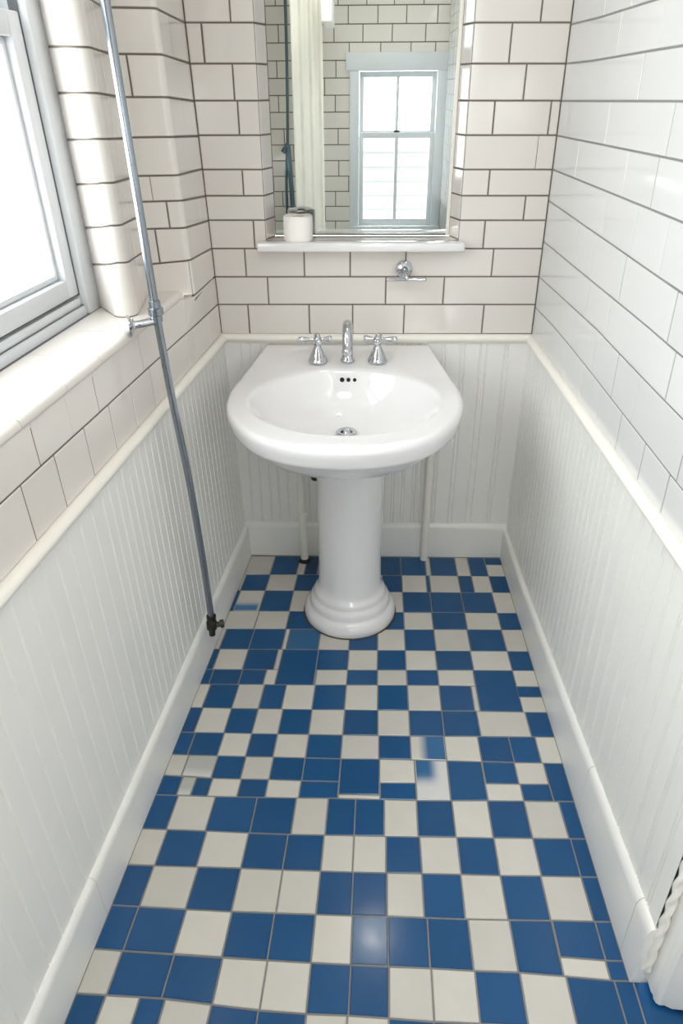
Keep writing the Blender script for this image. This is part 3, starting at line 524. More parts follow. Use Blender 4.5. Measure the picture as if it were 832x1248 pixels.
sweep('trim_6', frw, (0.0, 1.512), [(o*1.1, z) for o, z in railL], 'white chair rail along the right wall below the tiles', 'chair rail')
def base_prof(h): return [(0.0, h+0.008), (0.010, h+0.008), (0.016, h+0.004), (0.020, h-0.004), (0.0205, h-0.012), (0.0205, 0.0), (0.0, 0.0)]
sweep('baseboard_back', fb, (XL(0,.1), XR(0,.1)), base_prof(0.133), 'white baseboard on the back wall behind the pedestal', 'baseboard', 'paint')
sweep('baseboard_left', flw, (YF, 0.0), base_prof(0.124), 'white baseboard along the left wall', 'baseboard', 'paint', gaps=(-1.405, -0.72))
sweep('baseboard_right', frw, (0.0, 1.515), base_prof(0.124), 'white baseboard along the right wall ending at the door casing', 'baseboard', 'paint', gaps=(0.72, 1.13, 1.455), zscale=lambda s: 0.94+0.46*max(0, min(1, (s-0.45)/0.95)))

# ---- left window
WO = 0.152
def win_pt(y, z, d=0.0): return (XL(y, z)-WO-d, y, z)
def win_bar(bm, y0, y1, z0, z1, d0, d1, bevel=0.003):
    """bar in the window plane; d0 inner face depth, d1 outer"""
    add_hexa(bm, [win_pt(y0,z0,d1), win_pt(y0,z0,d0), win_pt(y1,z0,d0), win_pt(y1,z0,d1), win_pt(y0,z1,d1), win_pt(y0,z1,d0), win_pt(y1,z1,d0), win_pt(y1,z1,d1)], bevel=bevel)
def left_window():
    root = empty('window_1', (XL(-1.1, SZ)-WO, -1.1, SZ)); struct(root, 'white painted sash window on the left above the tiled sill', 'window')
    bm = bmesh.new()
    win_bar(bm, -0.555, WY1+0.03, SZ-0.03, WZ1, -0.004, 0.11)
    win_bar(bm, WY0-0.02, WY0+0.075, SZ-0.03, WZ1, -0.004, 0.11)
    win_bar(bm, WY0+0.075, -0.56, SZ-0.03, SZ+0.022, 0.0, 0.11, 0.006)
    win_bar(bm, WY0+0.075, -0.56, SZ+0.020, SZ+0.043, 0.008, 0.11, 0.008)
    win_bar(bm, WY0+0.075, -0.56, 2.15, WZ1, -0.004, 0.11)
    link('window_frame', bm, 'window_paint_shaded', root)
    def sash(z0, z1, d, name):
        y0, y1 = WY0+0.079, -0.5590
        bm = bmesh.new()
        st, bo, to = 0.046, 0.042, 0.044
        win_bar(bm, y1-st, y1, z0, z1, d, d+0.045, 0.004); win_bar(bm, y0, y0+st, z0, z1, d, d+0.045, 0.004)
        win_bar(bm, y0+st, y1-st, z0, z0+bo, d, d+0.045, 0.004); win_bar(bm, y0+st, y1-st, z1-to, z1, d, d+0.045, 0.004)
        # bevelled glazing bead
        for (a, b, c, e) in ((y1-st-0.014, y1-st, z0+bo, z1-to), (y0+st, y0+st+0.014, z0+bo, z1-to), (y0+st, y1-st, z0+bo, z0+bo+0.014), (y0+st, y1-st, z1-to-0.014, z1-to)):
            win_bar(bm, a, b, c, e, d+0.016, d+0.034, 0.005)
        s = link(name, bm, 'window_paint_shaded', root)
        bm = bmesh.new()
        win_bar(bm, y0+st, y1-st, z0+bo, z1-to, d+0.027, d+0.031, 0)
        link('pane', bm, 'glass', s, smooth=False)
    sash(SZ+0.0475, 1.662, 0.012, 'sash'); sash(1.640, 2.15, 0.060, 'sash')
    # grey strips put in as gap shade round the sash; caulk at tiles and sill
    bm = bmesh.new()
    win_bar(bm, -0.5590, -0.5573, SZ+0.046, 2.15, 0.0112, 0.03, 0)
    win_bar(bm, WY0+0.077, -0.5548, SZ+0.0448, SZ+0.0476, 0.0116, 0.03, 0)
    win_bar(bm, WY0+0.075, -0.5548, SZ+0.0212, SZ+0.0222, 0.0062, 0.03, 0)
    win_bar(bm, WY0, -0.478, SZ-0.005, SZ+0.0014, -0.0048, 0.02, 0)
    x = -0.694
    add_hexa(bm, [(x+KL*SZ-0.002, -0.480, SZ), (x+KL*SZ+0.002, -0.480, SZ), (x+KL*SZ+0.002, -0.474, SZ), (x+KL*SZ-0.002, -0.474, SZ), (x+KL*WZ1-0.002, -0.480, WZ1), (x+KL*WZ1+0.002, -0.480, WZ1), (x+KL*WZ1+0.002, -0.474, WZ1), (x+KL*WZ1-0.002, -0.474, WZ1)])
    s = link('gap_shade_caulk', bm, 'strip', root, smooth=False); s['label'] = 'dark lines for gap shade and caulk round the sash'
    # tiled sill with rounded nosing
    bm = bmesh.new()
    js = [WY0-0.02, -1.36, -1.20, -1.03, -0.872, -0.70, -0.318]
    for a, b in zip(js, js[1:]):
        a += 0.0013; b -= 0.0013
        n = 3; rings = []
        for i in range(n+1):
            y = a+(b-a)*i/n; x1 = XL(y, SZ)
            prof = [(-0.20, 0.0), (-0.010, 0.0), (-0.004, -0.0008), (0.002, -0.0035), (0.0055, -0.0085), (0.0065, -0.014), (0.0055, -0.019), (0.002, -0.021), (0.001, -0.03), (-0.20, -0.03)]
            rings.append([(x1+u, y, SZ+v) for u, v in prof])
        R = loft(bm, rings, close=False)
        bm.faces.new(R[0]); bm.faces.new(R[-1][::-1])
    s = link('window_sill', bm, 'tile', root, angle=50); s['label'] = 'white tiled window sill with rounded front edge'
left_window()

# ---- window behind the viewer, reflected in the mirror
def rear_window():
    x0, x1, z0, z1 = W2; y = YF
    root = empty('window_2', ((x0+x1)/2, YF, z0)); struct(root, 'white double-hung window seen reflected in the mirror', 'window')
    bm = bmesh.new()
    add_box(bm, (x0-0.035, y-0.08, z0-0.02), (x0+0.03, y+0.018, z1+0.02), bevel=0.003)
    add_box(bm, (x1-0.03, y-0.08, z0-0.02), (XR(YF, 1)+0.0, y+0.018, z1+0.02), bevel=0.003)
    add_box(bm, (x0-0.06, y-0.08, z1-0.02), (XR(YF, 1), y+0.024, z1+0.085), bevel=0.003)
    add_box(bm, (x0-0.04, y-0.08, z0-0.03), (XR(YF, 1), y+0.05, z0+0.012), bevel=0.004)
    link('window_frame', bm, 'window_paint_shaded', root)
    def sash(a, b, d):
        bm = bmesh.new(); xa, xb = x0+0.032, x1-0.032
        add_box(bm, (xa, y-d-0.03, a), (xa+0.03, y-d, b), bevel=0.003); add_box(bm, (xb-0.03, y-d-0.03, a), (xb, y-d, b), bevel=0.003)
        add_box(bm, (xa+0.03, y-d-0.029, a), (xb-0.03, y-d-0.001, a+0.04)); add_box(bm, (xa+0.03, y-d-0.029, b-0.035), (xb-0.03, y-d-0.001, b))
        m = (xa+xb)/2; add_box(bm, (m-0.011, y-d-0.027, a+0.039), (m+0.011, y-d-0.004, b-0.034))
        s = link('sash', bm, 'window_paint_shaded', root)
        bm = bmesh.new(); add_box(bm, (xa+0.02, y-d-0.018, a+0.03), (xb-0.02, y-d-0.014, b-0.03)); link('pane', bm, 'glass', s, smooth=False)
        return s
    sash(z0+0.014, 1.275, 0.005); sash(1.245, z1-0.022, 0.042)
    bm = bmesh.new(); add_box(bm, ((x0+x1)/2-0.02, y-0.03, 1.275), ((x0+x1)/2+0.02, y-0.006, 1.288), bevel=0.003); link('latch', bm, 'dark_metal', root)
rear_window()
# clapboard house outside that window
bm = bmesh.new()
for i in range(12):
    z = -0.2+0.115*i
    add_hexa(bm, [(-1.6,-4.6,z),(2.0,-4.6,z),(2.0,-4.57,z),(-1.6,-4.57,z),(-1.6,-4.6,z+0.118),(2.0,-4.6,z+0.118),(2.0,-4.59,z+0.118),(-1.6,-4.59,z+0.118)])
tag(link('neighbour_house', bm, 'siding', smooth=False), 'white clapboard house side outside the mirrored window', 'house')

# ---- door casing at the lower right
def door_casing():
    root = empty('door_1', (0.5, -1.56, 0)); struct(root, 'white moulded door casing at the lower right corner', 'door')
    prof = [(0.513, -1.499), (0.509, -1.501), (0.5085, -1.508), (0.511, -1.516), (0.5105, -1.536), (0.5125, -1.541), (0.511, -1.549), (0.513, -1.556), (0.519, -1.560), (0.528, -1.560), (0.540, -1.566), (0.60, -1.570), (0.60, -1.499)]
    bm = bmesh.new()
    rings = [[(x+KR*z, y, z) for x, y in prof] for z in (0.010, 0.6, 1.2, 2.05)]
    R = loft(bm, rings); bm.faces.new(R[0][::-1]); bm.faces.new(R[-1])
    link('casing', bm, 'paint', root, angle=30)
    # twisted rope bead in the angle between wall and casing
    bm = bmesh.new(); n = 420; rings = []
    for i in range(n+1):
        z = 0.050+2.0*i/n; ring = []
        for k in range(18):
            q = 2*PI*k/18; r = 0.0076*(1+0.26*math.cos(2*q - z*2*PI/0.055))
            ring.append((0.5005+KR*z+r*math.cos(q), -1.5155+r*math.sin(q), z))
        rings.append(ring)
    R = loft(bm, rings); bm.faces.new(R[0][::-1]); bm.faces.new(R[-1])
    link('rope_bead', bm, 'paint_warm', root, angle=80)
    bm = bmesh.new(); add_box(bm, (0.56, -2.50, 0.008), (0.60, -1.565, 2.055), bevel=0.002); link('door_slab', bm, 'paint', root)
    bm = bmesh.new(); add_box(bm, (0.60, -2.60, -0.001), (0.66, -1.45, 2.10)); link('door_frame', bm, 'paint', root)
door_casing()

# ================================================================== THINGS
# ---- mirror
def mirror():
    root = empty('mirror', ((NI0+NI1)/2, ND, NZ0)); tag(root, 'tall frameless wall mirror set in the tiled niche above the sink', 'mirror')
    bm = bmesh.new(); add_box(bm, (NI0+0.002, ND+0.001, NZ0+0.004), (NI1-0.010, ND+0.007, NZ1-0.01)); link('glass', bm, 'mirror', root, smooth=False)
    bm = bmesh.new()
    add_box(bm, (NI1-0.011, ND-0.004, NZ0+0.001), (NI1-0.001, ND+0.008, NZ1-0.01), bevel=0.002)
    s = link('side_frame', bm, 'paint_warm', root); s['label'] = 'narrow white edge strip on the right of the glass'
    bm = bmesh.new(); add_box(bm, (NI0+0.001, ND-0.001, NZ0+0.001), (NI1-0.010, ND+0.008, NZ0+0.005)); link('bottom_edge', bm, 'dirt', root, smooth=False)
mirror()
# ---- ledge under the mirror
bm = bmesh.new()
add_box(bm, (-0.374, -0.056, NZ0-0.026), (0.243, 0.0, NZ0), bevel=0.006, seg=3)
add_box(bm, (NX0+0.004, -0.03, NZ0-0.020), (NX1-0.004, ND-0.002, NZ0-0.0002))
tag(link('ledge', bm, 'porcelain', angle=40), 'glossy white ledge running under the mirror', 'shelf')

# ---- toilet roll on the ledge
def toilet_roll():
    x, y, z = -0.253, 0.0, NZ0
    root = empty('toilet_roll', (x, y, z)); tag(root, 'white toilet paper roll standing on the ledge at the lower left of the mirror', 'toilet roll')
    bm = bmesh.new()
    h, r = 0.069, 0.0435
    rings = []
    for rr, hh in ((0.018, 0.001), (r-0.002, 0.0), (r-0.0004, 0.0012), (r, 0.004), (r+0.0004, h*0.5), (r, h-0.005), (r-0.0008, h-0.0015), (r-0.0035, h+0.0002), (0.036, h+0.0012), (0.028, h-0.0008), (0.020, h-0.0015), (0.0175, h-0.004), (0.0175, 0.001)):
        rings.append([(x+rr*math.cos(2*PI*k/48), y+rr*math.sin(2*PI*k/48), z+hh+(0.0012*math.sin(3*2*PI*k/48) if hh > h*0.9 else 0)) for k in range(48)])
    loft(bm, rings)
    # loose end of the sheet lying over the top
    rr = [(x-0.010+0.040*i/6, y+0.022, z+h+0.003+0.004*math.sin(i/6*PI)) for i in range(7)]
    r2 = [(x-0.012+0.036*i/6, y+0.041, z+h+0.001+0.008*math.sin(i/6*PI)) for i in range(7)]
    loft(bm, [rr, r2], close=False)
    link('paper', bm, 'paper', root, angle=50)
    bm = bmesh.new(); add_lathe(bm, [(0.0172, 0.002), (0.0172, h-0.003), (0.0160, h-0.003), (0.0160, 0.002), (0.0172, 0.002)], (x, y, z)); link('core', bm, 'card', root)
toilet_roll()

# ---- pedestal sink
SX = -0.105
def sink():
    root = empty('pedestal_sink', (SX+0.01, -0.345, 0.0)); tag(root, 'white porcelain pedestal sink with an oval bowl against the back wall', 'sink')
    half = [(0.0, -0.775), (0.074, -0.768), (0.150, -0.742), (0.214, -0.697), (0.263, -0.632), (0.302, -0.552), (0.320, -0.465), (0.3205, -0.37), (0.305, -0.255), (0.287, -0.165), (0.274, -0.095), (0.2675, -0.05), (0.2665, -0.020)]
    sm = [(p.x, p.y) for p in smooth_path([(a, b, 0) for a, b in half], 5)]
    right = sm; back = [(0.2665*(1-2*i/16), -0.020) for i in range(1, 16)]
    outl = right + back + [(-a, b) for a, b in right[::-1]][:-1]
    # resample by arc length
    def resample(P, n):
        Q = P + [P[0]]; cum = [0]
        for a, b in zip(Q, Q[1:]): cum.append(cum[-1]+math.dist(a, b))
        out = []; j = 0
        for i in range(n):
            t = cum[-1]*i/n
            while cum[j+1] < t: j += 1
            u = (t-cum[j])/(cum[j+1]-cum[j]); out.append((Q[j][0]*(1-u)+Q[j+1][0]*u, Q[j][1]*(1-u)+Q[j+1][1]*u))
        return out
    N = 144
    O = resample(outl, N)
    BC = (0.0, -0.450)                 # bowl centre
    def bowl(k, a, b, cx=0.0, cy=BC[1]):
        ang = math.atan2(O[k][1]-BC[1], O[k][0]-BC[0])
        # match by direction, softened towards equal spacing
        return (cx+a*math.cos(ang), cy+b*math.sin(ang))
    ZR = 0.800
    def up(y):
        q = max(0.0, min(1.0, (y+0.30)/0.26)); return 0.019*q*q*(3-2*q)
    def off(k, f, cy=-0.40): return (O[k][0]*f, cy+(O[k][1]-cy)*f)
    rings = []
    def ring(fn): rings.append([(SX+fn(k)[0], fn(k)[1], fn(k)[2]) for k in range(N)])
    # underside
    def lerp2(p, q, t): return (p[0]*(1-t)+q[0]*t, p[1]*(1-t)+q[1]*t)
    clampy = lambda p: (p[0], min(p[1], -0.021))
    for f, z in ((0.30, 0.600), (0.40, 0.612), (0.52, 0.630), (0.66, 0.650), (0.78, 0.676), (0.86, 0.706), (0.905, 0.734), (0.925, 0.744)):
        ring(lambda k, f=f, z=z: (*clampy(lerp2(off(k, f, -0.36), bowl(k, 0.33*f, 0.36*f, 0, -0.36), 0.5*(1-f))), z))
    dr = lambda k: max(0.0, min(1.0, (O[k][1]+0.08)/-0.2))     # lip drops less at the wall
    for f, dz, inn in ((0.945, -0.054, 0), (0.966, -0.0555, 0), (0.977, -0.053, 0), (0.984, -0.045, 0), (0.994, -0.029, 0), (1.0, -0.016, 0), (0.998, -0.009, 0), (0.990, -0.002, 0), (0.975, 0.0015, 0), (0.955, 0.002, 0)):
        ring(lambda k, f=f, dz=dz: (*clampy(off(k, f)), ZR+dz+up(clampy(off(k, f))[1])))
    # rim to the bowl edge
    for t in (0.2, 0.4, 0.6, 0.8, 0.93):
        ring(lambda k, t=t: (*lerp2(clampy(off(k, 0.955)), bowl(k, 0.262, 0.236), t), ZR+0.002-0.001*t+up(lerp2(clampy(off(k, 0.955)), bowl(k, 0.262, 0.236), t)[1])))
    for a, b, z in ((0.259, 0.233, 0.7985), (0.254, 0.228, 0.7945), (0.247, 0.221, 0.786), (0.236, 0.211, 0.772), (0.220, 0.197, 0.752), (0.195, 0.175, 0.728), (0.160, 0.145, 0.706), (0.120, 0.108, 0.689), (0.080, 0.072, 0.677), (0.045, 0.042, 0.670), (0.026, 0.026, 0.667), (0.022, 0.022, 0.660), (0.022, 0.022, 0.64)):
        w = 1-(a-0.022)/0.24
        ring(lambda k, a=a, b=b, z=z, w=w: (*bowl(k, a, b, 0.003*w, BC[1]+0.082*w), z + up(bowl(k, a, b, 0.003*w, BC[1]+0.082*w)[1])*max(0, 1-8*w)))
    bm = bmesh.new(); R = loft(bm, rings); bm.faces.new(R[0][::-1]); bm.faces.new(R[-1])
    o = link('basin', bm, 'porcelain', root, smooth=True, angle=60)
    bpy.context.view_layer.update()
    # pedestal column and stepped foot
    bm = bmesh.new(); px, py = SX+0.013, -0.347
    add_lathe(bm, [(0.0, 0.0), (0.151, 0.0), (0.1535, 0.006), (0.153, 0.020), (0.149, 0.034), (0.141, 0.044), (0.134, 0.048), (0.133, 0.052), (0.1325, 0.064), (0.128, 0.075), (0.121, 0.081), (0.1195, 0.085), (0.119, 0.094), (0.115, 0.103), (0.109, 0.110), (0.1045, 0.120), (0.1025, 0.14), (0.1015, 0.20), (0.1005, 0.30), (0.1005, 0.44), (0.1015, 0.54), (0.103, 0.618), (0.0, 0.618)], (px, py, 0), n=72)
    link('pedestal', bm, 'porcelain', root, angle=50)
    bm = bmesh.new(); add_lathe(bm, [(0.150, 0.0008), (0.1565, 0.0012), (0.1570, 0.0005), (0.150, 0.0003)], (px, py, 0), n=72); s = link('base_sealant', bm, 'dirt', root); s['label'] = 'dark dirty sealant line round the foot'
    # drain
    dx, dy = SX+0.003, BC[1]+0.082
    bm = bmesh.new(); add_lathe(bm, [(0.0165, 0.655), (0.0165, 0.668), (0.019, 0.6705), (0.0275, 0.6712), (0.030, 0.669), (0.030, 0.664)], (dx, dy, 0)); d = link('drain', bm, 'chrome', root); d['label'] = 'round chrome drain ring in the bowl'
    bm = bmesh.new(); add_lathe(bm, [(0.0, 0.6585), (0.0164, 0.6585)], (dx, dy, 0)); link('drain_opening', bm, 'hole', d)
    bm = bmesh.new(); add_lathe(bm, [(0.0, 0.671), (0.009, 0.670), (0.0125, 0.666), (0.0115, 0.659), (0.0, 0.659)], (dx+0.001, dy+0.004, 0)); link('stopper', bm, 'chrome', d)
    # overflow holes on the rear slope of the bowl
    for i, (hx, w) in enumerate(((-0.0125, 0.0140), (0.0065, 0.0125), (0.0250, 0.0110))):
        bm = bmesh.new()
        ok, loc, nn, fi = o.ray_cast(Vector((SX+hx, -0.40, 0.776)), Vector((0, 1, 0)))
        n = nn if nn.y < 0 else -nn
        add_lathe(bm, [(0.0, 0.0016), (w*0.42, 0.0015), (w*0.5, 0.0008), (w*0.5, -0.004)], loc, n, n=16)
        s = link('overflow_hole', bm, 'hole', root); s['label'] = 'small dark overflow hole'
sink()

# ---- taps and spout on the sink deck
DZ = 0.8115
def tap_at(x, y, rot, side, label):
    root = empty('tap', (x, y, DZ)); tag(root, label, 'tap', 'cross handle taps on the sink')
    bm = bmesh.new()
    add_lathe(bm, [(0.0, 0.0), (0.0295, 0.0), (0.0300, 0.003), (0.0285, 0.007), (0.0270, 0.0085), (0.0262, 0.012), (0.0205, 0.026), (0.0150, 0.038), (0.0110, 0.046), (0.0105, 0.049), (0.0125, 0.051), (0.0125, 0.053), (0.0095, 0.055), (0.0, 0.055)], (x, y, DZ))
    link('bell_base', bm, 'chrome', root)
    bm = bmesh.new()
    add_lathe(bm, [(0.0, 0.055), (0.0085, 0.055), (0.0095, 0.060), (0.0125, 0.064), (0.0130, 0.069), (0.0110, 0.074), (0.0080, 0.077), (0.0085, 0.080), (0.0070, 0.085), (0.0, 0.087)], (x, y, DZ))
    h = link('handle', bm, 'chrome', root)
    for k in range(4):
        a = rot+k*PI/2; d = (math.cos(a), math.sin(a), 0.0)
        q = {0: 1.12 if side > 0 else 0.84, 2: 1.12 if side < 0 else 0.84}.get(k, 0.74)
        bm = bmesh.new()
        add_lathe(bm, [(0.0, 0.006), (0.0050, 0.008), (0.0042, 0.014*q), (0.0052, 0.022*q), (0.0076, 0.032*q), (0.0092, 0.041*q), (0.0096, 0.046*q), (0.0080, 0.0505*q), (0.0055, 0.052*q), (0.0, 0.053*q)], (x, y, DZ+0.069), d, n=20)
        link('handle_arm', bm, 'chrome', h)
tap_at(SX-0.087, -0.166, math.radians(7), -1, 'chrome cross-handle tap standing left of the spout on the sink')
tap_at(SX+0.094, -0.161, math.radians(-7), 1, 'chrome cross-handle tap standing right of the spout on the sink')
def spout():
    x, y = SX+0.003, -0.161
    root = empty('spout', (x, y, DZ)); tag(root, 'curved chrome spout standing between the two cross-handle taps', 'faucet')
    bm = bmesh.new()
    add_lathe(bm, [(0.0, 0.0), (0.0215, 0.0), (0.0222, 0.003), (0.0205, 0.008), (0.0175, 0.012), (0.0160, 0.020), (0.0, 0.020)], (x, y, DZ)); link('base', bm, 'chrome', root)
    pts = smooth_path([(x, y, DZ+0.012), (x, y+0.001, DZ+0.050), (x, y-0.004, DZ+0.088), (x, y-0.024, DZ+0.116), (x, y-0.055, DZ+0.123), (x, y-0.084, DZ+0.110), (x, y-0.098, DZ+0.084), (x, y-0.101, DZ+0.066)], 6)
    n = len(pts); bm = bmesh.new(); add_tube(bm, pts, [0.0165-0.0035*i/(n-1) for i in range(n)], 24); link('neck', bm, 'chrome', root)
    bm = bmesh.new(); add_lathe(bm, [(0.0, -0.003), (0.0125, -0.003), (0.0145, 0.0), (0.0147, 0.008), (0.0130, 0.011), (0.0, 0.011)], (x, y-0.101, DZ+0.058)); link('nozzle', bm, 'chrome', root)
spout()

# ---- chrome paper holder on the back wall
def holder():
    x, z = 0.068, 1.050
    root = empty('paper_holder', (x, 0, z)); tag(root, 'small chrome bar holder with round rosette on the wall above the right tap', 'paper holder')
    bm = bmesh.new(); add_lathe(bm, [(0.0, 0.0), (0.0265, 0.0), (0.0265, 0.004), (0.0235, 0.009), (0.0200, 0.010), (0.0190, 0.013), (0.0110, 0.017), (0.0085, 0.024), (0.0, 0.024)], (x, -0.0010, z), (0,-1,0)); link('rosette', bm, 'chrome', root)
    bm = bmesh.new(); add_tube(bm, smooth_path([(x, -0.020, z), (x+0.002, -0.040, z-0.004), (x+0.006, -0.052, z-0.013), (x+0.008, -0.054, z-0.020)], 5), 0.006, 14); link('arm', bm, 'chrome', root)
    bm = bmesh.new(); zb = z-0.021
    add_tube(bm, [(x-0.054, -0.054, zb), (x-0.052, -0.054, zb), (x+0.058, -0.054, zb+0.001)], [0.003, 0.0042, 0.0048], 14)
    add_lathe(bm, [(0.0, 0.0), (0.0058, 0.001), (0.0066, 0.005), (0.0058, 0.009), (0.0, 0.011)], (x+0.056, -0.054, zb+0.001), (1,0,0), n=16)
    link('bar', bm, 'chrome', root)
holder()

# ---- chrome riser pipe on the left wall
def riser():
    A, Bp, C_ = Vector((-0.5375,-0.679,1.668)), Vector((-0.522,-0.680,1.098)), Vector((-0.4925,-0.642,0.195))
    top = A + (A-Bp)*((ZC-0.003-A.z)/(A.z-Bp.z))
    root = empty('riser_pipe', C_); tag(root, 'tall thin chrome riser pipe standing along the left wall beside the window', 'pipe')
    bm = bmesh.new(); add_tube(bm, [top, A, Bp], 0.0095, 18); link('upper_pipe', bm, 'worn_chrome', root)
    bm = bmesh.new(); add_tube(bm, smooth_path([Bp, (-0.513,-0.676,0.90), (-0.500,-0.664,0.66), (-0.493,-0.652,0.40), C_], 8), 0.0092, 18); link('lower_pipe', bm, 'worn_chrome', root)
    u = (A-Bp).normalized()
    bm = bmesh.new(); add_lathe(bm, [(0.0095, -0.022), (0.0125, -0.022), (0.0130, -0.008), (0.0170, -0.006), (0.0175, 0.008), (0.0135, 0.010), (0.0130, 0.024), (0.0095, 0.026)], Bp, u, n=24); link('coupling', bm, 'worn_chrome', root)
    # wall bracket
    z = 1.074; y = -0.708; xw = XL(y, z)+0.004; ax = Vector((0.93, 0.36, 0.05))
    bm = bmesh.new(); add_lathe(bm, [(0.0, 0.0), (0.024, 0.0), (0.024, 0.003), (0.0195, 0.006), (0.0120, 0.010), (0.0100, 0.014), (0.0, 0.014)], (xw, y, z), ax, n=28)
    add_tube(bm, smooth_path([Vector((xw, y, z))+ax*0.010, Vector((xw, y, z))+ax*0.030, Vector((Bp.x-0.012, Bp.y-0.006, z+0.003)), Vector((Bp.x, Bp.y, z+0.003))], 5), [0.0088]*16, 18)
    add_lathe(bm, [(0.0, 0.0), (0.004, 0.0005), (0.0045, 0.004), (0.0, 0.006)], (xw+0.003, y+0.014, z+0.010), (1,0,0), n=12)
    link('wall_bracket', bm, 'chrome', root)
    # old valve at the foot
    bm = bmesh.new()
    add_lathe(bm, [(0.0, -0.060), (0.0090, -0.060), (0.0100, -0.040), (0.0150, -0.036), (0.0155, -0.012), (0.0120, -0.006), (0.0140, 0.0), (0.0140, 0.010), (0.0095, 0.012)], C_, (0.04,0.05,1), n=20)
    add_lathe(bm, [(0.0, 0.0), (0.0085, 0.0), (0.0085, 0.018), (0.0125, 0.020), (0.0125, 0.030), (0.0, 0.033)], C_+Vector((0.004,0,-0.026)), (0.9,0.25,0.05), n=18)
    v = link('valve', bm, 'dark_metal', root); v['label'] = 'dark tarnished valve at the foot of the pipe'
riser()

# ---- white water pipes and stop valve under the sink
def water_pipe(x, y, tilt, r, label, collar):
    root = empty('water_pipe', (x, y, 0)); tag(root, label, 'pipe', 'white pipes behind the sink pedestal')
    bm = bmesh.new(); add_tube(bm, [(x, y, 0.0), (x+tilt*0.2, y, 0.2), (x+tilt*0.66, y, 0.66)], r, 20); link('tube', bm, 'paint_warm', root)
    if collar:
        bm = bmesh.new(); add_lathe(bm, [(r, -0.012), (r+0.0035, -0.010), (r+0.004, 0.0), (r+0.0035, 0.010), (r, 0.012)], (x+tilt*0.2, y, 0.2), n=24); link('collar', bm, 'paint_warm', root)
        bm = bmesh.new(); add_lathe(bm, [(r, 0.012), (r+0.006, 0.010), (r+0.009, 0.004), (r+0.009, 0.0)], (x, y, 0.0), n=24); s = link('floor_ring', bm, 'dark_metal', root); s['label'] = 'dark ring where the pipe meets the floor'
water_pipe(-0.266, -0.055, -0.012, 0.0140, 'white pipe with a collar rising from the floor left of the pedestal', True)
water_pipe(0.181, -0.036, 0.004, 0.0140, 'plain white pipe rising from the floor right of the pedestal', False)
def stop_valve():
    x, y, z = -0.216, -0.075, 0.372
    root = empty('stop_valve', (x, y, z)); tag(root, 'small dark stop valve under the sink beside the pedestal top', 'valve')
    bm = bmesh.new(); add_lathe(bm, [(0.0, 0.0), (0.010, 0.0), (0.010, 0.03), (0.007, 0.032), (0.007, 0.072)], (x, y, z), (0,1,0), n=18)
    add_tube(bm, smooth_path([(x, y+0.012, z), (x+0.004, y+0.012, z+0.09), (x+0.02, y, z+0.19), (x+0.03, y-0.03, z+0.28)], 5), 0.0045, 12); link('body', bm, 'dark_metal', root)
    bm = bmesh.new(); add_lathe(bm, [(0.0, -0.020), (0.010, -0.020), (0.016, -0.014), (0.016, -0.004), (0.008, 0.0), (0.0, 0.0)], (x, y, z), (0,1,0), n=10); link('handle', bm, 'dark_metal', root)
stop_valve()

# ---- seen only in the mirror: shower curtain, its boxed rail, shower pipe
def curtain():
    bm = bmesh.new(); n = 90; rows = []
    for z in (0.12, 0.6, 1.2, 1.8, 2.2):
        r = []
        for i in range(n+1):
            t = i/n; x = -0.50+0.19*t; y = -2.75+0.022*math.sin(t*3.3*2*PI+0.4*math.sin(z))*(0.7+0.3*math.sin(z*2+t*5)) - 0.05*t
            r.append((x, y, z))
        rows.append(r)
    loft(bm, rows, close=False)
    o = link('shower_curtain', bm, 'fabric', angle=80); tag(o, 'long pale shower curtain reflected in the left of the mirror', 'curtain')
curtain()
bm = bmesh.new(); add_box(bm, (-0.30, -2.95, 1.86), (-0.24, -2.45, 2.0), bevel=0.008)
for xx in (-0.27, -0.271): add_tube(bm, [(xx, -2.65, 1.99), (xx, -2.65, ZC)], 0.012, 12)
tag(link('curtain_rail', bm, 'paint', angle=40), 'white boxed rail over the shower curtain, reflected in the mirror', 'curtain rail')
bm = bmesh.new()
add_tube(bm, smooth_path([(-0.565, -3.14, 2.3), (-0.56, -3.14, 1.9), (-0.575, -3.14, 1.3), (-0.60, -3.14, 0.9), (-0.60, -3.14, 0.0)], 6), 0.010, 14)
add_tube(bm, smooth_path([(-0.61, -3.10, 1.16), (-0.585, -3.10, 1.19), (-0.57, -3.10, 1.15), (-0.55, -3.10, 0.6), (-0.55, -3.10, 0.0)], 6), 0.017, 14)
tag(link('shower_pipe', bm, 'blue_pipe'), 'thin blue grey shower pipe reflected at the left edge of the mirror', 'pipe')

# ================================================================== LIGHT
w = bpy.data.worlds.new('daylight'); scene.world = w; w.use_nodes = True
nt = w.node_tree; bg = nt.nodes['Background']
tc = nt.nodes.new('ShaderNodeTexCoord'); sep = nt.nodes.new('ShaderNodeSeparateXYZ'); nt.links.new(tc.outputs['Generated'], sep.inputs[0])
cr = nt.nodes.new('ShaderNodeValToRGB'); nt.links.new(sep.outputs['Z'], cr.inputs['Fac'])
mr = nt.nodes.new('ShaderNodeMapRange'); mr.inputs['From Min'].default_value = -0.6; mr.inputs['From Max'].default_value = 0.5
nt.links.new(sep.outputs['Z'], mr.inputs['Value']); nt.links.new(mr.outputs['Result'], cr.inputs['Fac'])
e = cr.color_ramp.elements
e[0].position = 0.0; e[0].color = (0.92, 0.92, 0.90, 1); e[1].position = 1.0; e[1].color = (0.92, 0.95, 1.0, 1)
k = e.new(0.45); k.color = (0.955, 0.96, 0.985, 1)
nt.links.new(cr.outputs['Color'], bg.inputs['Color']); bg.inputs['Strength'].default_value = 10.0
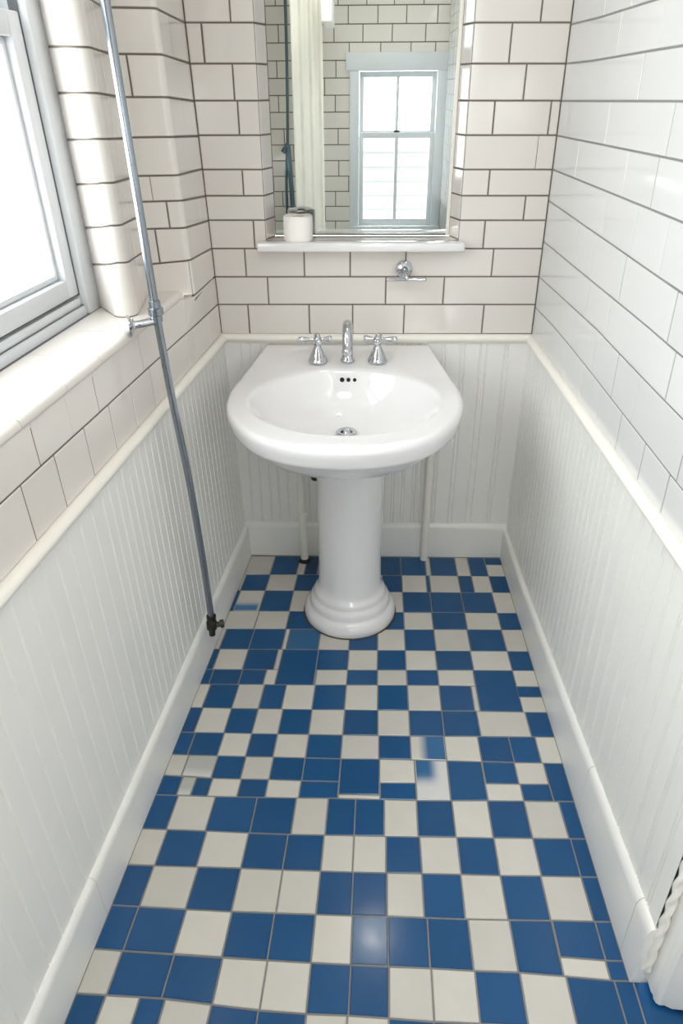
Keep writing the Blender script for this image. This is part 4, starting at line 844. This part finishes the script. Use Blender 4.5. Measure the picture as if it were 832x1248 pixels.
def portal(name, loc, rot, sx, sy):
    l = bpy.data.lights.new(name, 'AREA'); l.shape = 'RECTANGLE'; l.size = sx; l.size_y = sy; l.cycles.is_portal = True
    o = bpy.data.objects.new(name, l); o.location = loc; o.rotation_euler = rot; COL.objects.link(o)
portal('window_daylight', (XL(-1.1, 1.6)-WO-0.13, -1.1, 1.63), (PI/2, 0, -PI/2+math.atan(AL)*0), 1.35, 1.15)
portal('rear_window_daylight', ((W2[0]+W2[1])/2, YF-0.1, (W2[2]+W2[3])/2), (-PI/2, 0, 0), 0.62, 1.02)
l = bpy.data.lights.new('lamp_over_mirror', 'SPOT'); l.spot_size = math.radians(75); l.spot_blend = 0.8; l.shadow_soft_size = 0.045; l.energy = 5; l.color = (1.0, 0.90, 0.78)
o = bpy.data.objects.new('lamp_over_mirror', l); o.location = (0.03, -0.27, 2.10); o.rotation_euler = (math.radians(-20), 0, 0); COL.objects.link(o)
l = bpy.data.lights.new('rear_fill_light', 'AREA'); l.shape = 'DISK'; l.size = 0.7; l.energy = 9; l.color = (1.0, 0.97, 0.94)  # added fill light behind the camera, no fixture hangs there
o = bpy.data.objects.new('rear_fill_light', l); o.location = (-0.05, -2.1, ZC-0.02); COL.objects.link(o)

# ================================================================== CAMERA
cam = bpy.data.cameras.new('camera'); co = bpy.data.objects.new('camera', cam); COL.objects.link(co)
pitch, yaw, roll, f = 0.53189, -0.02819, -0.0060, 870.27
fw = Vector((math.sin(yaw)*math.cos(pitch), math.cos(yaw)*math.cos(pitch), -math.sin(pitch)))
r = Vector((math.cos(yaw), -math.sin(yaw), 0)); u = r.cross(fw)
r2 = r*math.cos(roll)+u*math.sin(roll); u2 = -r*math.sin(roll)+u*math.cos(roll)
mw = Matrix(((r2.x, u2.x, -fw.x, -0.06405), (r2.y, u2.y, -fw.y, -2.27385), (r2.z, u2.z, -fw.z, 1.52002), (0, 0, 0, 1)))
co.matrix_world = mw
cam.sensor_fit = 'VERTICAL'; cam.sensor_height = 36; cam.sensor_width = 24; cam.lens = f/1248*36; cam.clip_start = 0.02
scene.camera = co
scene.view_settings.view_transform = 'Standard'
scene.view_settings.look = 'None'
scene.view_settings.exposure = -0.03
c = scene.cycles
c.use_denoising = True; c.max_bounces = 12; c.diffuse_bounces = 8; c.glossy_bounces = 6; c.transparent_max_bounces = 12; c.caustics_reflective = False; c.caustics_refractive = False
c.sample_clamp_indirect = 8
